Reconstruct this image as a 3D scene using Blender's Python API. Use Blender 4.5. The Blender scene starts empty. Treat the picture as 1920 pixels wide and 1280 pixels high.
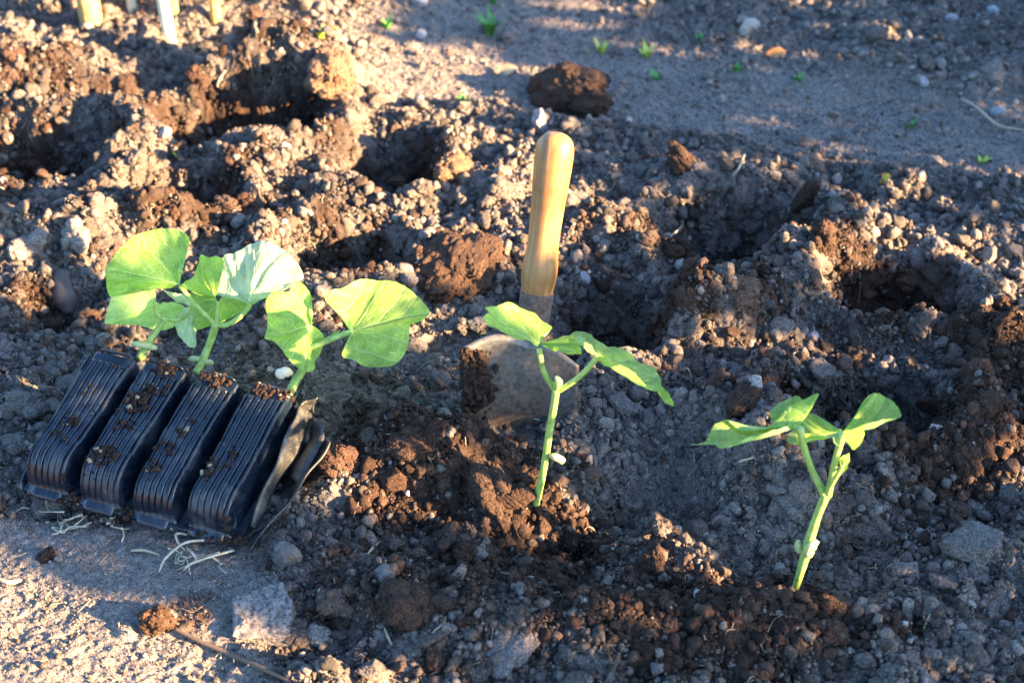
import bpy, bmesh, math, random
import numpy as np
from mathutils import Vector, Matrix

R = math.radians
rng = np.random.default_rng(7)
random.seed(7)
sc = bpy.context.scene
COL = sc.collection

# ------------------------------------------------------------------ camera
CAM = Vector((0.0, -0.885, 0.62)); PITCH = R(35.0); FOC = 2667.0
cam_d = bpy.data.cameras.new("camera"); cam = bpy.data.objects.new("camera", cam_d); COL.objects.link(cam)
cam.location = CAM; cam.rotation_euler = (R(90) - PITCH, 0, 0)
cam_d.sensor_width = 36.0; cam_d.lens = 50.0; cam_d.clip_start = 0.02; cam_d.clip_end = 400.0
cam_d.dof.use_dof = True; cam_d.dof.focus_distance = 0.94; cam_d.dof.aperture_fstop = 9.5
sc.camera = cam
# ------------------------------------------------------------------ world, sun, exposure
SUN_EL, SUN_AZ = R(16.0), R(22.0)          # azimuth measured from +X towards the camera side
SDIR = Vector((math.cos(SUN_EL) * math.cos(SUN_AZ), -math.cos(SUN_EL) * math.sin(SUN_AZ), math.sin(SUN_EL)))
w = bpy.data.worlds.new("World"); sc.world = w; w.use_nodes = True
nt = w.node_tree; bgn = nt.nodes["Background"]
sky = nt.nodes.new("ShaderNodeTexSky"); sky.sky_type = 'NISHITA'; sky.sun_disc = False
sky.sun_elevation = SUN_EL; sky.sun_rotation = R(90) + SUN_AZ; sky.ozone_density = 5.0
nt.links.new(sky.outputs[0], bgn.inputs[0]); bgn.inputs[1].default_value = 0.074
sun_d = bpy.data.lights.new("sun", 'SUN'); sun = bpy.data.objects.new("sun", sun_d); COL.objects.link(sun)
sun_d.energy = 5.0; sun_d.angle = R(0.6); sun_d.color = (1.0, 0.65, 0.345)
sun.rotation_euler = SDIR.to_track_quat('Z', 'Y').to_euler()
sc.view_settings.view_transform = 'Standard'; sc.view_settings.look = 'None'
sc.view_settings.exposure = 3.3; sc.view_settings.gamma = 1.0
sc.cycles.max_bounces = 6; sc.cycles.transparent_max_bounces = 6

# ------------------------------------------------------------------ pixel <-> world helpers
SP, CP = math.sin(PITCH), math.cos(PITCH)
def ray(px, py):
    a, b = (px - 960.0) / FOC, (640.0 - py) / FOC
    return a, CP + b * SP, -SP + b * CP            # direction x, y, z
def gz(px, py, z=0.0):                              # where the sight line of a pixel meets height z
    dx, dy, dz = ray(px, py); t = (z - CAM.z) / dz
    return Vector((CAM.x + t * dx, CAM.y + t * dy, z))
def gy(px, py, y):                                  # ... meets the vertical plane at y
    dx, dy, dz = ray(px, py); t = (y - CAM.y) / dy
    return Vector((CAM.x + t * dx, y, CAM.z + t * dz))
def proj(x, y, z=0.0):
    rx, ry, rz = x - CAM.x, y - CAM.y, z - CAM.z
    dep = ry * CP - rz * SP; up = ry * SP + rz * CP
    return 960 + FOC * rx / dep, 640 - FOC * up / dep

# ------------------------------------------------------------------ noise
def _h(ix, iy, s):
    n = (ix.astype(np.int64) * 374761393 + iy.astype(np.int64) * 668265263 + s * 1274126177) & 0xffffffff
    n = ((n ^ (n >> 13)) * 1274126177) & 0xffffffff
    return ((n ^ (n >> 16)) & 0xffff) / 65535.0
def vn(x, y, s=0):
    ix, iy = np.floor(x), np.floor(y); fx, fy = x - ix, y - iy
    fx = fx * fx * (3 - 2 * fx); fy = fy * fy * (3 - 2 * fy)
    a = _h(ix, iy, s); b = _h(ix + 1, iy, s); c = _h(ix, iy + 1, s); d = _h(ix + 1, iy + 1, s)
    return (a + (b - a) * fx + (c - a) * fy + (a - b - c + d) * fx * fy) * 2 - 1
def fbm(x, y, f, o=4, s=0, g=0.5):
    r = 0; a = 1.0
    for i in range(o):
        r = r + a * vn(x * f + 17.3 * i, y * f - 9.1 * i, s + i); f *= 2.03; a *= g
    return r
def sst(a, b, x):
    t = np.clip((x - a) / (b - a), 0, 1); return t * t * (3 - 2 * t)

# ------------------------------------------------------------------ the lie of the land
def ell(cx, cy, hw, hh):
    p = gz(cx, cy, .030 if cx < 720 and cy < 420 else .010 if cy < 900 else 0); d = (p - CAM).dot(Vector((0, CP, -SP)))
    sl = abs(CAM.z) / math.hypot(p.y - CAM.y, CAM.z)
    return p.x, p.y, hw * d / FOC, hh * d / FOC / sl
PITS = [  # centre px,py  half width, half height, depth, rim
    (60, 245, 165, 52, .075, .018), (450, 192, 170, 48, .085, .020), (322, 335, 112, 44, .065, .016),
    (740, 300, 115, 62, .075, .012), (645, 485, 140, 58, .060, .014), (1362, 425, 175, 58, .058, .012),
    (1150, 590, 112, 70, .060, .006), (1672, 560, 135, 62, .090, .018), (1610, 765, 190, 72, .072, .010),
    (1215, 905, 150, 100, .034, .002), (690, 775, 85, 48, .030, .000), (1085, 1035, 80, 24, .016, .0),
    (300, 560, 90, 40, .020, .0), (110, 560, 90, 40, .02, .0)]
MOUNDS = [
    (80, 120, 130, 34, .030), (520, 118, 110, 28, .045), (640, 120, 40, 22, .02), (190, 262, 60, 20, .016),
    (480, 272, 60, 26, .018), (560, 330, 70, 30, .014), (900, 365, 85, 30, .022), (1000, 290, 60, 25, .010), (850, 500, 90, 40, .012),
    (1090, 438, 90, 22, .016), (1215, 480, 70, 26, .010), (1320, 600, 120, 44, .034), (1480, 500, 50, 42, .022),
    (1545, 440, 80, 36, .016), (1440, 555, 60, 34, .018), (1890, 650, 90, 60, .030), (1840, 800, 90, 50, .020),
    (860, 905, 190, 66, .026), (720, 860, 80, 50, .014), (1010, 985, 90, 30, .012), (1430, 885, 100, 60, .026),
    (1330, 800, 90, 30, .018), (1450, 810, 80, 30, .012), (1300, 1210, 330, 60, .014), (100, 400, 160, 44, .018), (20, 440, 60, 40, .01),
    (330, 400, 110, 30, .012), (1250, 330, 200, 26, .010), (760, 1150, 160, 60, .010), (1760, 420, 100, 30, .010), (1230, 690, 90, 30, .012),
    (1400, 700, 80, 30, .012), (1640, 850, 160, 26, .010), (1080, 860, 60, 40, .006), (570, 600, 90, 30, .008)]
PITS_W = [ell(*p[:4]) + p[4:] for p in PITS]; MOUNDS_W = [ell(*m[:4]) + m[4:] for m in MOUNDS]
LC, LS = math.cos(SUN_AZ), math.sin(SUN_AZ)
def lane(x, y): return x * LS + y * LC              # which strip of sunlight a point lies in
def bank(x, y):                                     # low heaped edge right of the bed
    t = lane(x, y); s = x * LC - y * LS
    return (.035 + .012 * vn(t * 9, t * 0 + 3, 5)) * np.exp(-np.abs((s - 1.05) / .2) ** 2)
def macro(x, y):
    x = np.asarray(x, float); y = np.asarray(y, float)
    wx = x + .012 * fbm(x, y, 14, 3, 11); wy = y + .012 * fbm(x, y, 14, 3, 21)
    px, py = proj(x, np.maximum(y, -.8))
    left = sst(.25, -.35, x)
    far = sst(.15, .6, y)
    h = .012 * far * left + .006 * fbm(x, y, 5, 3, 31)
    path = pathmask(px, py)
    h = h - .012 * path
    loose = 1 - np.maximum(path, flatmask(px, py))
    h = h + loose * (.011 * fbm(x, y, 20, 4, 41, .55))
    for cx, cy, a, b, dp, rim in PITS_W:
        r = np.sqrt(((wx - cx) / a) ** 2 + ((wy - cy) / b) ** 2)
        h = h - 1.4 * dp * sst(1.12, .30, r) + rim * np.exp(-((r - 1.22) / .24) ** 2)
    for cx, cy, a, b, hh in MOUNDS_W:
        h = h + 1.4 * hh * np.exp(-.9 * (((wx - cx) / a) ** 2 + ((wy - cy) / b) ** 2))
    return h + bank(x, y)
def pathmask(px, py):                               # trodden path across the top right
    q = py - .10 * (px - 960)
    a = sst(235, 190, py - .13 * (px - 1000)) * sst(560, 760, px)
    return a * (1 - .75 * sst(30, -30, py - 60 - .15 * (px - 1150)) * sst(1050, 1250, px))
def flatmask(px, py):                               # flat crusted soil bottom left
    return sst(925, 985, py - .10 * px) * sst(600, 430, px)

# ------------------------------------------------------------------ lumps pressed into the height field
X0, X1, Y0, Y1, ST = -.80, .84, -.46, 1.02, .0011
NX, NY = int((X1 - X0) / ST) + 1, int((Y1 - Y0) / ST) + 1
gx, gyy = np.meshgrid(X0 + ST * np.arange(NX), Y0 + ST * np.arange(NY))
GM = macro(gx, gyy)
gpx, gpy = proj(gx, gyy)
LOOSE = 1 - np.maximum(pathmask(gpx, gpy) * .8, flatmask(gpx, gpy) * .9)
DET = (.0016 * fbm(gx, gyy, 90, 4, 51, .6) * (.35 + LOOSE) + .0006 * fbm(gx, gyy, 420, 2, 61, .6)).astype(np.float32)
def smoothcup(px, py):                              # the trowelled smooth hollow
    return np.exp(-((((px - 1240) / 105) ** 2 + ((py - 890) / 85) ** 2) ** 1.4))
LOOSE = LOOSE * (1 - .9 * smoothcup(gpx, gpy))
def stamp(n, rmin, rmax, k, seed, squash=.75):
    g = np.random.default_rng(seed)
    u = g.random(n); rad = rmin * (1 - u * (1 - (rmin / rmax) ** k)) ** (-1 / k)
    xs = X0 + g.random(n) * (X1 - X0); ys = Y0 + g.random(n) * (Y1 - Y0)
    for i in range(n):
        r = rad[i]; j0 = int((xs[i] - X0) / ST); i0 = int((ys[i] - Y0) / ST)
        if LOOSE[min(i0, NY - 1), min(j0, NX - 1)] < g.random() * .9: continue
        m = int(r * 1.25 / ST) + 1
        a0, a1, b0, b1 = max(0, i0 - m), min(NY, i0 + m + 1), max(0, j0 - m), min(NX, j0 + m + 1)
        if a0 >= a1 or b0 >= b1: continue
        dx = (gx[a0:a1, b0:b1] - xs[i]) / r; dy = (gyy[a0:a1, b0:b1] - ys[i]) / r
        th = np.arctan2(dy, dx); p1, p2 = g.random(2) * 6.28
        q = (dx * dx + dy * dy) * (1 + .22 * np.sin(2 * th + p1) + .16 * np.sin(3 * th + p2))
        dome = np.sqrt(np.maximum(0, 1 - q)) * r * squash
        base = DET[min(i0, NY - 1), min(j0, NX - 1)] * .6
        sub = DET[a0:a1, b0:b1]
        np.maximum(sub, np.where(dome > 0, base + dome, -1), out=sub)
stamp(24000, .0020, .013, 1.9, 3, .55)
DET += (.0011 * fbm(gx, gyy, 190, 3, 57, .65) * (.3 + LOOSE)).astype(np.float32)
DET += .0005 * fbm(gx, gyy, 700, 2, 71).astype(np.float32)
HM = GM + DET
def samp(A, x, y):
    fx = np.clip((np.asarray(x) - X0) / ST, 0, NX - 1.001); fy = np.clip((np.asarray(y) - Y0) / ST, 0, NY - 1.001)
    ix, iy = fx.astype(int), fy.astype(int); fx = fx - ix; fy = fy - iy
    return A[iy, ix] * (1 - fx) * (1 - fy) + A[iy, ix + 1] * fx * (1 - fy) + A[iy + 1, ix] * (1 - fx) * fy + A[iy + 1, ix + 1] * fx * fy
def hgt(x, y): return float(samp(HM, x, y))
def G(px, py):                                      # the spot on the ground a pixel looks at
    dx, dy, dz = ray(px, py); t = .6
    for _ in range(4000):
        x, y, z = CAM.x + t * dx, CAM.y + t * dy, CAM.z + t * dz
        if z <= hgt(x, y): break
        t += .001
    return Vector((x, y, z))

# where the soil is dark and moist
WET = [(1672, 560, 130, 60, .9), (1610, 770, 180, 70, .9), (440, 190, 190, 60, 1), (330, 335, 130, 50, .8), (60, 245, 180, 60, .9), (740, 300, 130, 70, .7), (520, 105, 130, 35, .6),
       (645, 485, 150, 60, .7), (1362, 430, 200, 70, .8), (1150, 590, 120, 75, .8), (1560, 480, 60, 60, .7), (1320, 600, 140, 50, .95),
       (1890, 660, 120, 80, .9), (1840, 800, 130, 80, 1), (1640, 790, 200, 60, 1), (850, 905, 200, 85, 1), (1010, 985, 120, 50, 1),
       (720, 960, 110, 70, .9), (750, 1130, 130, 60, .8), (1320, 1200, 380, 90, .95), (1780, 860, 160, 60, .9), (600, 240, 90, 60, .6),
       (360, 390, 90, 35, .7), (560, 380, 90, 60, .5), (850, 490, 100, 50, .8), (1080, 420, 90, 30, .6), (700, 740, 60, 30, .5),
       (330, 1150, 60, 40, .7), (100, 150, 140, 50, .6), (90, 560, 130, 50, .7), (640, 850, 60, 60, .8), (1850, 1170, 120, 80, .2),
       (1480, 820, 40, 30, .3), (1420, 760, 90, 40, .6), (1560, 640, 90, 40, .6), (780, 825, 60, 30, .7), (1080, 1060, 120, 50, .8),
       (700, 600, 80, 60, .4), (200, 640, 80, 40, .2), (980, 1120, 520, 180, .60), (1560, 640, 420, 130, .42), (1700, 950, 300, 140, .46), (1250, 480, 330, 90, .42), (420, 330, 420, 200, .42), (120, 180, 250, 120, .45)]
WET_W = [ell(*q[:4]) + (q[4],) for q in WET]
def wet(x, y):
    v = np.zeros(np.shape(x)); wx = x + .018 * fbm(x, y, 26, 3, 91); wy = y + .018 * fbm(x, y, 26, 3, 95)
    for cx, cy, a, b, s in WET_W:
        v = np.maximum(v, s * np.exp(-.7 * (((wx - cx) / a) ** 2 + ((wy - cy) / b) ** 2) ** 1.6))
    qx, qy = proj(x, y); v = v * (1 - .8 * smoothcup(qx, qy))
    return np.clip(v + .16 * fbm(x, y, 45, 3, 99), 0, 1)
DRY_C = np.array([.184, .164, .143]); WET_C = np.array([.058, .034, .023])
def soilcol(x, y, jit=None, mixn=None):
    wv = np.asarray(wet(x, y)) + (0 if mixn is None else mixn); k = sst(.18, .75, wv)[..., None]
    c = DRY_C * (1 - k) + WET_C * k
    qx, qy = proj(x, y); c = c * (1 + .42 * flatmask(qx, qy) + .34 * pathmask(qx, qy) + .45 * smoothcup(qx, qy))[..., None]  # flat soil tinted lighter for grazing sun, smooth hollow for skylight
    if jit is not None: c = c * jit[..., None]
    return c

# ------------------------------------------------------------------ materials
def newmat(name):
    m = bpy.data.materials.new(name); m.use_nodes = True
    n = m.node_tree; b = n.nodes["Principled BSDF"]; return m, n, b
def N(n, t, **k):
    o = n.nodes.new(t)
    for a, v in k.items(): setattr(o, a, v)
    return o
def noise(n, scale, detail=3, rough=.6, coord=None):
    t = N(n, "ShaderNodeTexNoise"); t.inputs["Scale"].default_value = scale
    t.inputs["Detail"].default_value = detail; t.inputs["Roughness"].default_value = rough
    if coord is None:
        g = N(n, "ShaderNodeNewGeometry"); coord = g.outputs["Position"]
    n.links.new(coord, t.inputs["Vector"]); return t
def ramp(n, src, stops):
    r = N(n, "ShaderNodeValToRGB"); e = r.color_ramp.elements
    while len(e) < len(stops): e.new(.5)
    for q, (p, c) in zip(e, stops): q.position = p; q.color = (c[0], c[1], c[2], 1) if len(c) == 3 else c
    n.links.new(src, r.inputs[0]); return r
def mixc(n, a, b, fac=None, mode='MIX', f=1.0):
    m = N(n, "ShaderNodeMix", data_type='RGBA', blend_type=mode); m.inputs[0].default_value = f
    if fac is not None: n.links.new(fac, m.inputs[0])
    for s, i in ((a, 6), (b, 7)):
        if isinstance(s, (tuple, list)): m.inputs[i].default_value = (*s[:3], 1)
        else: n.links.new(s, m.inputs[i])
    return m.outputs[2]
def soil_mat(name, source, bump=.0022, fine=900):
    m, n, b = newmat(name)
    if source == 'attr': a = N(n, "ShaderNodeAttribute", attribute_name="tint"); base = a.outputs["Color"]
    else: a = N(n, "ShaderNodeObjectInfo"); base = a.outputs["Color"]
    tc = N(n, "ShaderNodeNewGeometry"); co = tc.outputs["Position"]
    n1 = noise(n, fine, 4, .65, co); n2 = noise(n, fine * .28, 3, .6, co); n3 = noise(n, fine * 2.2, 2, .5, co)
    r1 = ramp(n, n1.outputs[0], [(.3, (.30, .29, .28)), (.5, (.95, .95, .95)), (.70, (1.9, 1.85, 1.8))])
    c = mixc(n, base, r1.outputs[0], mode='MULTIPLY')
    r2 = ramp(n, n2.outputs[0], [(.3, (.72, .7, .68)), (.7, (1.25, 1.22, 1.2))])
    c = mixc(n, c, r2.outputs[0], mode='MULTIPLY')
    sp = ramp(n, n3.outputs[0], [(.70, (0, 0, 0)), (.745, (1, 1, 1))])   # grains of sand
    c = mixc(n, c, (.42, .39, .35), fac=sp.outputs[0])
    n.links.new(c, b.inputs["Base Color"]); b.inputs["Roughness"].default_value = .92
    b.inputs["Specular IOR Level"].default_value = .25
    ad = N(n, "ShaderNodeMath", operation='ADD'); n.links.new(n1.outputs[0], ad.inputs[0]); n.links.new(n2.outputs[0], ad.inputs[1])
    bp = N(n, "ShaderNodeBump"); bp.inputs["Strength"].default_value = 1.0; bp.inputs["Distance"].default_value = bump
    n.links.new(ad.outputs[0], bp.inputs["Height"]); n.links.new(bp.outputs[0], b.inputs["Normal"])
    return m
M_GROUND = soil_mat("ground_soil", 'attr'); M_CRUMB = soil_mat("crumb_soil", 'attr', .0019, 1000)
M_CLOD = soil_mat("clod_soil", 'obj', .0024, 750)

# ------------------------------------------------------------------ mesh plumbing
def mesh_np(name, V, F, mat, smooth=True, tint=None):
    me = bpy.data.meshes.new(name); V = np.asarray(V, np.float32); F = np.asarray(F, np.int32)
    k = F.shape[1]; me.vertices.add(len(V)); me.vertices.foreach_set("co", V.ravel())
    me.loops.add(F.size); me.loops.foreach_set("vertex_index", F.ravel())
    me.polygons.add(len(F)); me.polygons.foreach_set("loop_start", np.arange(0, F.size, k, dtype=np.int32))
    me.polygons.foreach_set("loop_total", np.full(len(F), k, np.int32))
    if smooth: me.polygons.foreach_set("use_smooth", np.ones(len(F), bool))
    if tint is not None:
        at = me.color_attributes.new("tint", 'FLOAT_COLOR', 'POINT')
        at.data.foreach_set("color", np.concatenate([tint, np.ones((len(V), 1))], 1).astype(np.float32).ravel())
    me.update(calc_edges=True); me.materials.append(mat); return me
def link(name, me, parent=None, label=None, cat=None, group=None, kind=None, loc=None):
    o = bpy.data.objects.new(name, me); COL.objects.link(o)
    if parent is not None: o.parent = parent
    if loc is not None: o.location = loc
    if label: o["label"] = label
    if cat: o["category"] = cat
    if group: o["group"] = group
    if kind: o["kind"] = kind
    return o
def thing(name, loc, label, cat, group=None, rot=None):
    o = link(name, None, None, label, cat, group, None, loc)
    if rot is not None: o.rotation_euler = rot
    return o
def grid_faces(ny, nx):
    i = np.arange(ny * nx).reshape(ny, nx)
    return np.stack([i[:-1, :-1].ravel(), i[:-1, 1:].ravel(), i[1:, 1:].ravel(), i[1:, :-1].ravel()], 1)

# ------------------------------------------------------------------ ground
def axis(lo, hi, st, far, g=1.12):
    a = list(np.arange(lo, hi + st / 2, st)); s = st * 2
    L = [a[0]]; 
    while L[-1] > -far: L.append(L[-1] - s); s = min(s * g, 4)
    s = st * 2; Rr = [a[-1]]
    while Rr[-1] < far: Rr.append(Rr[-1] + s); s = min(s * g, 4)
    return np.array(L[:0:-1] + a + Rr[1:])
ax = axis(-.72, .76, .00125, 40, 1.03); 
ya = list(np.arange(-.42, .12, .00115)) + list(np.arange(.12, .96, .0018))
s = .003; yb = [ya[-1]]
while yb[-1] < 40: yb.append(yb[-1] + s); s = min(s * 1.05, 4)
s = .003; yc = [ya[0]]
while yc[-1] > -40: yc.append(yc[-1] - s); s = min(s * 1.05, 4)
ay = np.array(yc[:0:-1] + ya + yb[1:])
XX, YY = np.meshgrid(ax, ay)
ZZ = macro(XX, YY)
ins = (XX > X0) & (XX < X1) & (YY > Y0) & (YY < Y1)
edge = np.minimum(np.minimum(XX - X0, X1 - XX), np.minimum(YY - Y0, Y1 - YY))
ZZ = ZZ + np.where(ins, samp(DET, XX, YY) * sst(0, .02, edge), 0) + np.where(ins, 0, .006 * fbm(XX, YY, 60, 3, 77))
fine_ = (edge > .01) & ins
U_, V_ = XX + .9 * ZZ, YY - 1.1 * ZZ                # detail that does not stretch down the walls of the holes
lo_ = samp(LOOSE, XX, YY) * fine_
DX_ = (.0045 * fbm(U_ + ZZ, V_, 70, 3, 201, .6) + .0016 * fbm(U_, V_ + ZZ, 260, 2, 211)) * lo_
DY_ = (.0045 * fbm(U_ - ZZ, V_, 70, 3, 221, .6) + .0016 * fbm(U_, V_ - ZZ, 260, 2, 231)) * lo_
jit = 1 + .12 * fbm(XX, YY, 160, 2, 88) + .10 * fbm(U_, V_, 25, 2, 89)
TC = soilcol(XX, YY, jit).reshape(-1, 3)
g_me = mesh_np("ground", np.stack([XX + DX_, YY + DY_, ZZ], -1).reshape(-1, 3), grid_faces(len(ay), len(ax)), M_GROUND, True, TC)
link("ground", g_me, kind="structure", label="dug garden bed of crumbly soil with planting holes", cat="ground")
del XX, YY, ZZ, TC

# ------------------------------------------------------------------ soil crumbs
def ico(sub):
    bm = bmesh.new(); bmesh.ops.create_icosphere(bm, subdivisions=sub, radius=1)
    V = np.array([v.co[:] for v in bm.verts]); F = np.array([[v.index for v in f.verts] for f in bm.faces]); bm.free(); return V, F
ICO = {s: ico(s) for s in (1, 2, 3, 4, 5, 6)}
def lump(sub, lobes, g, rough=.06, flat=.82, spread=.55, lob=(.35, .6)):
    V, F = ICO[sub]; V = V / np.linalg.norm(V, axis=1)[:, None]
    c = g.normal(size=(lobes, 3)); c = c / np.linalg.norm(c, axis=1)[:, None] * spread * (.6 + .4 * g.random((lobes, 1)))
    rr = lob[0] + (lob[1] - lob[0]) * g.random(lobes) ** 2.2
    d = V @ c.T; q = rr ** 2 - ((c ** 2).sum(1) - d ** 2)
    e = np.where(q > 0, d + np.sqrt(np.maximum(q, 0)), 0); r = np.maximum(e.max(1), .55)
    r = r * (1 + rough * g.normal(size=len(V)))
    P = V * r[:, None] * np.array([1, .8 + .3 * g.random(), flat * (.8 + .3 * g.random())])
    P /= np.percentile(np.linalg.norm(P, axis=1), 90); return P, F
def chip(sub, g, planes=9, rough=.05):
    V, F = ICO[sub]; V = V / np.linalg.norm(V, axis=1)[:, None]; nr = g.normal(size=(planes, 3)); nr /= np.linalg.norm(nr, axis=1)[:, None]
    dd = .5 + .35 * g.random(planes); r = np.minimum(1, (dd / np.maximum(V @ nr.T, 1e-3)).min(1)) * (1 + rough * g.normal(size=len(V)))
    P = V * r[:, None] * np.array([1, .7 + .3 * g.random(), .6 + .3 * g.random()]); return P / np.percentile(np.linalg.norm(P, axis=1), 90), F
def rotm(g, n):
    q = g.normal(size=(n, 4)); q /= np.linalg.norm(q, axis=1)[:, None]; a, b, c, d = q.T
    return np.stack([1 - 2 * (c * c + d * d), 2 * (b * c - a * d), 2 * (b * d + a * c), 2 * (b * c + a * d), 1 - 2 * (b * b + d * d), 2 * (c * d - a * b),
                     2 * (b * d - a * c), 2 * (c * d + a * b), 1 - 2 * (b * b + c * c)], 1).reshape(n, 3, 3)
def crumb_mesh(name, pos, rad, tint, mat, g, lod=(.0017, .0036)):
    Vs, Fs, Ts = [], [], []; off = 0
    for sub, lo, hi in ((1, 0, lod[0]), (2, lod[0], lod[1]), (3, lod[1], 9)):
        idx = np.where((rad >= lo) & (rad < hi))[0]; nv = 10
        for k in range(nv):
            P, F = (lump(sub, [4, 6, 12][sub - 1], g, [.08, .07, .05][sub - 1], lob=(.25, .6)) if k % 3 == 1 else chip(sub, g, 8 + k % 4, [.07, .085, .06][sub - 1])); ii = idx[k::nv]
            if len(ii) == 0: continue
            RM = rotm(g, len(ii)); W = np.einsum('nij,vj->nvi', RM, P) * rad[ii][:, None, None] + pos[ii][:, None, :]
            Vs.append(W.reshape(-1, 3)); Fs.append((F[None] + off + (np.arange(len(ii)) * len(P))[:, None, None]).reshape(-1, 3))
            Ts.append(np.repeat(tint[ii], len(P), 0)); off += len(ii) * len(P)
    return mesh_np(name, np.concatenate(Vs), np.concatenate(Fs), mat, True, np.concatenate(Ts))
def scatter(n, rmin, rmax, k, seed, dens):
    g = np.random.default_rng(seed)
    py = -150 + 1560 * g.random(n); px = -300 + 2520 * g.random(n)
    a, b = (px - 960) / FOC, (640 - py) / FOC; dz = -SP + b * CP; t = -CAM.z / dz
    x = a * t; y = CAM.y + t * (CP + b * SP)
    ok = g.random(n) < dens(px, py, x, y); x, y, px, py = x[ok], y[ok], px[ok], py[ok]; u = g.random(len(x))
    rad = rmin * (1 - u * (1 - (rmin / rmax) ** k)) ** (-1 / k)
    rad *= np.clip(1 + .5 * (y - .1), 1, 1.6)
    return x, y, rad, g
def dens(px, py, x, y):
    d = 1 - .80 * pathmask(px, py) - .90 * flatmask(px, py) - .85 * smoothcup(px, py)
    return np.clip(d * (.85 + .7 * fbm(x, y, 13, 3, 5)), .05, 1.3)
GY_, GX_ = np.gradient(GM, ST); SLOPE = np.sqrt(1 + GX_ ** 2 + GY_ ** 2).clip(1, 3)
def dens_s(px, py, x, y): return dens(px, py, x, y) * samp(SLOPE, x, y) * .62
def dens_w(px, py, x, y): return sst(.2, .6, wet(x, y)) * samp(SLOPE, x, y) * .5 + .08
def dens_f(px, py, x, y): return .75 - .3 * flatmask(px, py) - .5 * smoothcup(px, py)
POS, RAD, TINT = [], [], []
for n_, a_, b_, k_, sd, df in ((216000, .0011, .0075, 2.0, 21, dens_s), (140000, .0009, .0042, 1.9, 22, dens_w), (190000, .0008, .0019, 1.5, 23, dens_f)):
    x, y, rad, g = scatter(n_, a_, b_, k_, sd, df); px_, py_ = proj(x, y); rad = rad * (1 - .20 * sst(-.10, -.28, y)) * (1 - .45 * flatmask(px_, py_) - .25 * pathmask(px_, py_)) ; jit = np.clip(1 + .36 * g.normal(size=len(x)), .38, 2.1)
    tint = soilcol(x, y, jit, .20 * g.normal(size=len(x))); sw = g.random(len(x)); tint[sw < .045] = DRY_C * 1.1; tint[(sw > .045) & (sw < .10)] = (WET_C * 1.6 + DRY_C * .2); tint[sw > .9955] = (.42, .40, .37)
    POS.append(np.stack([x, y, samp(HM, x, y) + rad * (.15 + .35 * g.random(len(x)))], 1)); RAD.append(rad); TINT.append(tint)
pos, rad, tint = np.concatenate(POS), np.concatenate(RAD), np.concatenate(TINT)
cr = crumb_mesh("soil_crumbs", pos, rad, tint, M_CRUMB, g, (.0020, .0044))
link("soil_crumbs", cr, kind="stuff", label="loose crumbs of dry and moist soil strewn over the bed", cat="soil crumbs")

# ------------------------------------------------------------------ unseen leaves, added off frame and laid out to shade the bed
def lit(t, q):                                      # share of sunlight added leaves let through on a strip t at height q
    K = [(-.345, 1, [(-9, 1)]), (-.35, 0, [(-9, 0)]), (-.238, 0, [(-9, 0)]), (-.212, 0, [(-9, 0), (.004, .8), (.062, 0)]),
         (-.185, 0, [(-9, 0), (-.06, .9), (.10, 0)]), (-.165, 0, [(-9, 0), (-.05, .9), (.13, .3)]), (-.095, 0, [(-9, .1), (-.03, .12), (.07, .3), (.108, .92)]),
         (-.06, 0, [(-9, .12), (.0, .1), (.085, .85)]), (-.03, 0, [(-9, .15), (.02, .4), (.060, .9)]), (.02, 0, [(-9, .2), (.0, .4), (.060, .95)]), (.09, 0, [(-9, .0), (-.12, .4), (.02, 1)]),
         (.3, 0, [(-9, 0), (-.125, .5), (.02, 1)]), (.5, 0, [(-9, .08), (-.10, .24), (.045, 1)]), (.8, 0, [(-9, .0), (-.05, .1), (.10, 1)]), (9, 0, [(-9, .0), (.14, 1)])]
    for tt, _, st in K:
        if t < tt:
            v = 0
            for qq, p in st:
                if q >= qq: v = p
            return v
    return 0
def shade_leaves():
    g = np.random.default_rng(12); V, F = [], []
    M_HL = leaf_simple("shade_leaf", (.05, .11, .03))
    n = 15000; tt = -.36 + 1.75 * g.random(n); qq = -.27 + .62 * g.random(n); tn = math.tan(SUN_EL)
    for i in range(n):
        t = tt[i] + .010 * float(vn(np.array(qq[i] * 40.), np.array(tt[i] * 30.), 4)); q = qq[i] + .012 * float(vn(np.array(tt[i] * 45.), np.array(qq[i] * 30.), 3))
        if tt[i] < -.338: continue
        p = lit(t, q)
        if 0 < p < 1:
            cell = _h(np.array([int((t + 9) * 38)]), np.array([int((q + 9) * 38)]), 2)[0]; p = 1 if cell < p else 0
        if p > .5: continue
        s = 1.25 + .40 * g.random(); z = q + s * tn
        if z < .015: continue
        x = s * LC + t * LS; y = -s * LS + t * LC
        a = .013 + .006 * g.random(); c = Vector((x, y, z))
        d = Vector(g.normal(size=3)); nrm = (SDIR * 1.1 + Vector(g.normal(size=3)) * .55).normalized(); u = nrm.cross(d).normalized(); v = nrm.cross(u)
        k = len(V)
        for (m, l) in ((-1, 0), (-.35, .62), (.35, .55), (1.15, 0), (.35, -.55), (-.35, -.62)):
            V.append(c + u * a * m + v * a * l + nrm * a * (.12 * abs(l)))
        F += [(k, k + 1, k + 5), (k + 1, k + 2, k + 5), (k + 2, k + 4, k + 5), (k + 2, k + 3, k + 4)]
    me = mesh_np("shade_leaves", np.array([v[:] for v in V]), np.array(F), M_HL, False)
    link("shade_leaves", me, kind="stuff", label="unseen leaf screen added right of the bed to shade it", cat="shade_leaves")
def leaf_simple(name, col):
    m, n, b = newmat(name); b.inputs["Base Color"].default_value = (*col, 1); b.inputs["Roughness"].default_value = .6; return m

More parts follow.
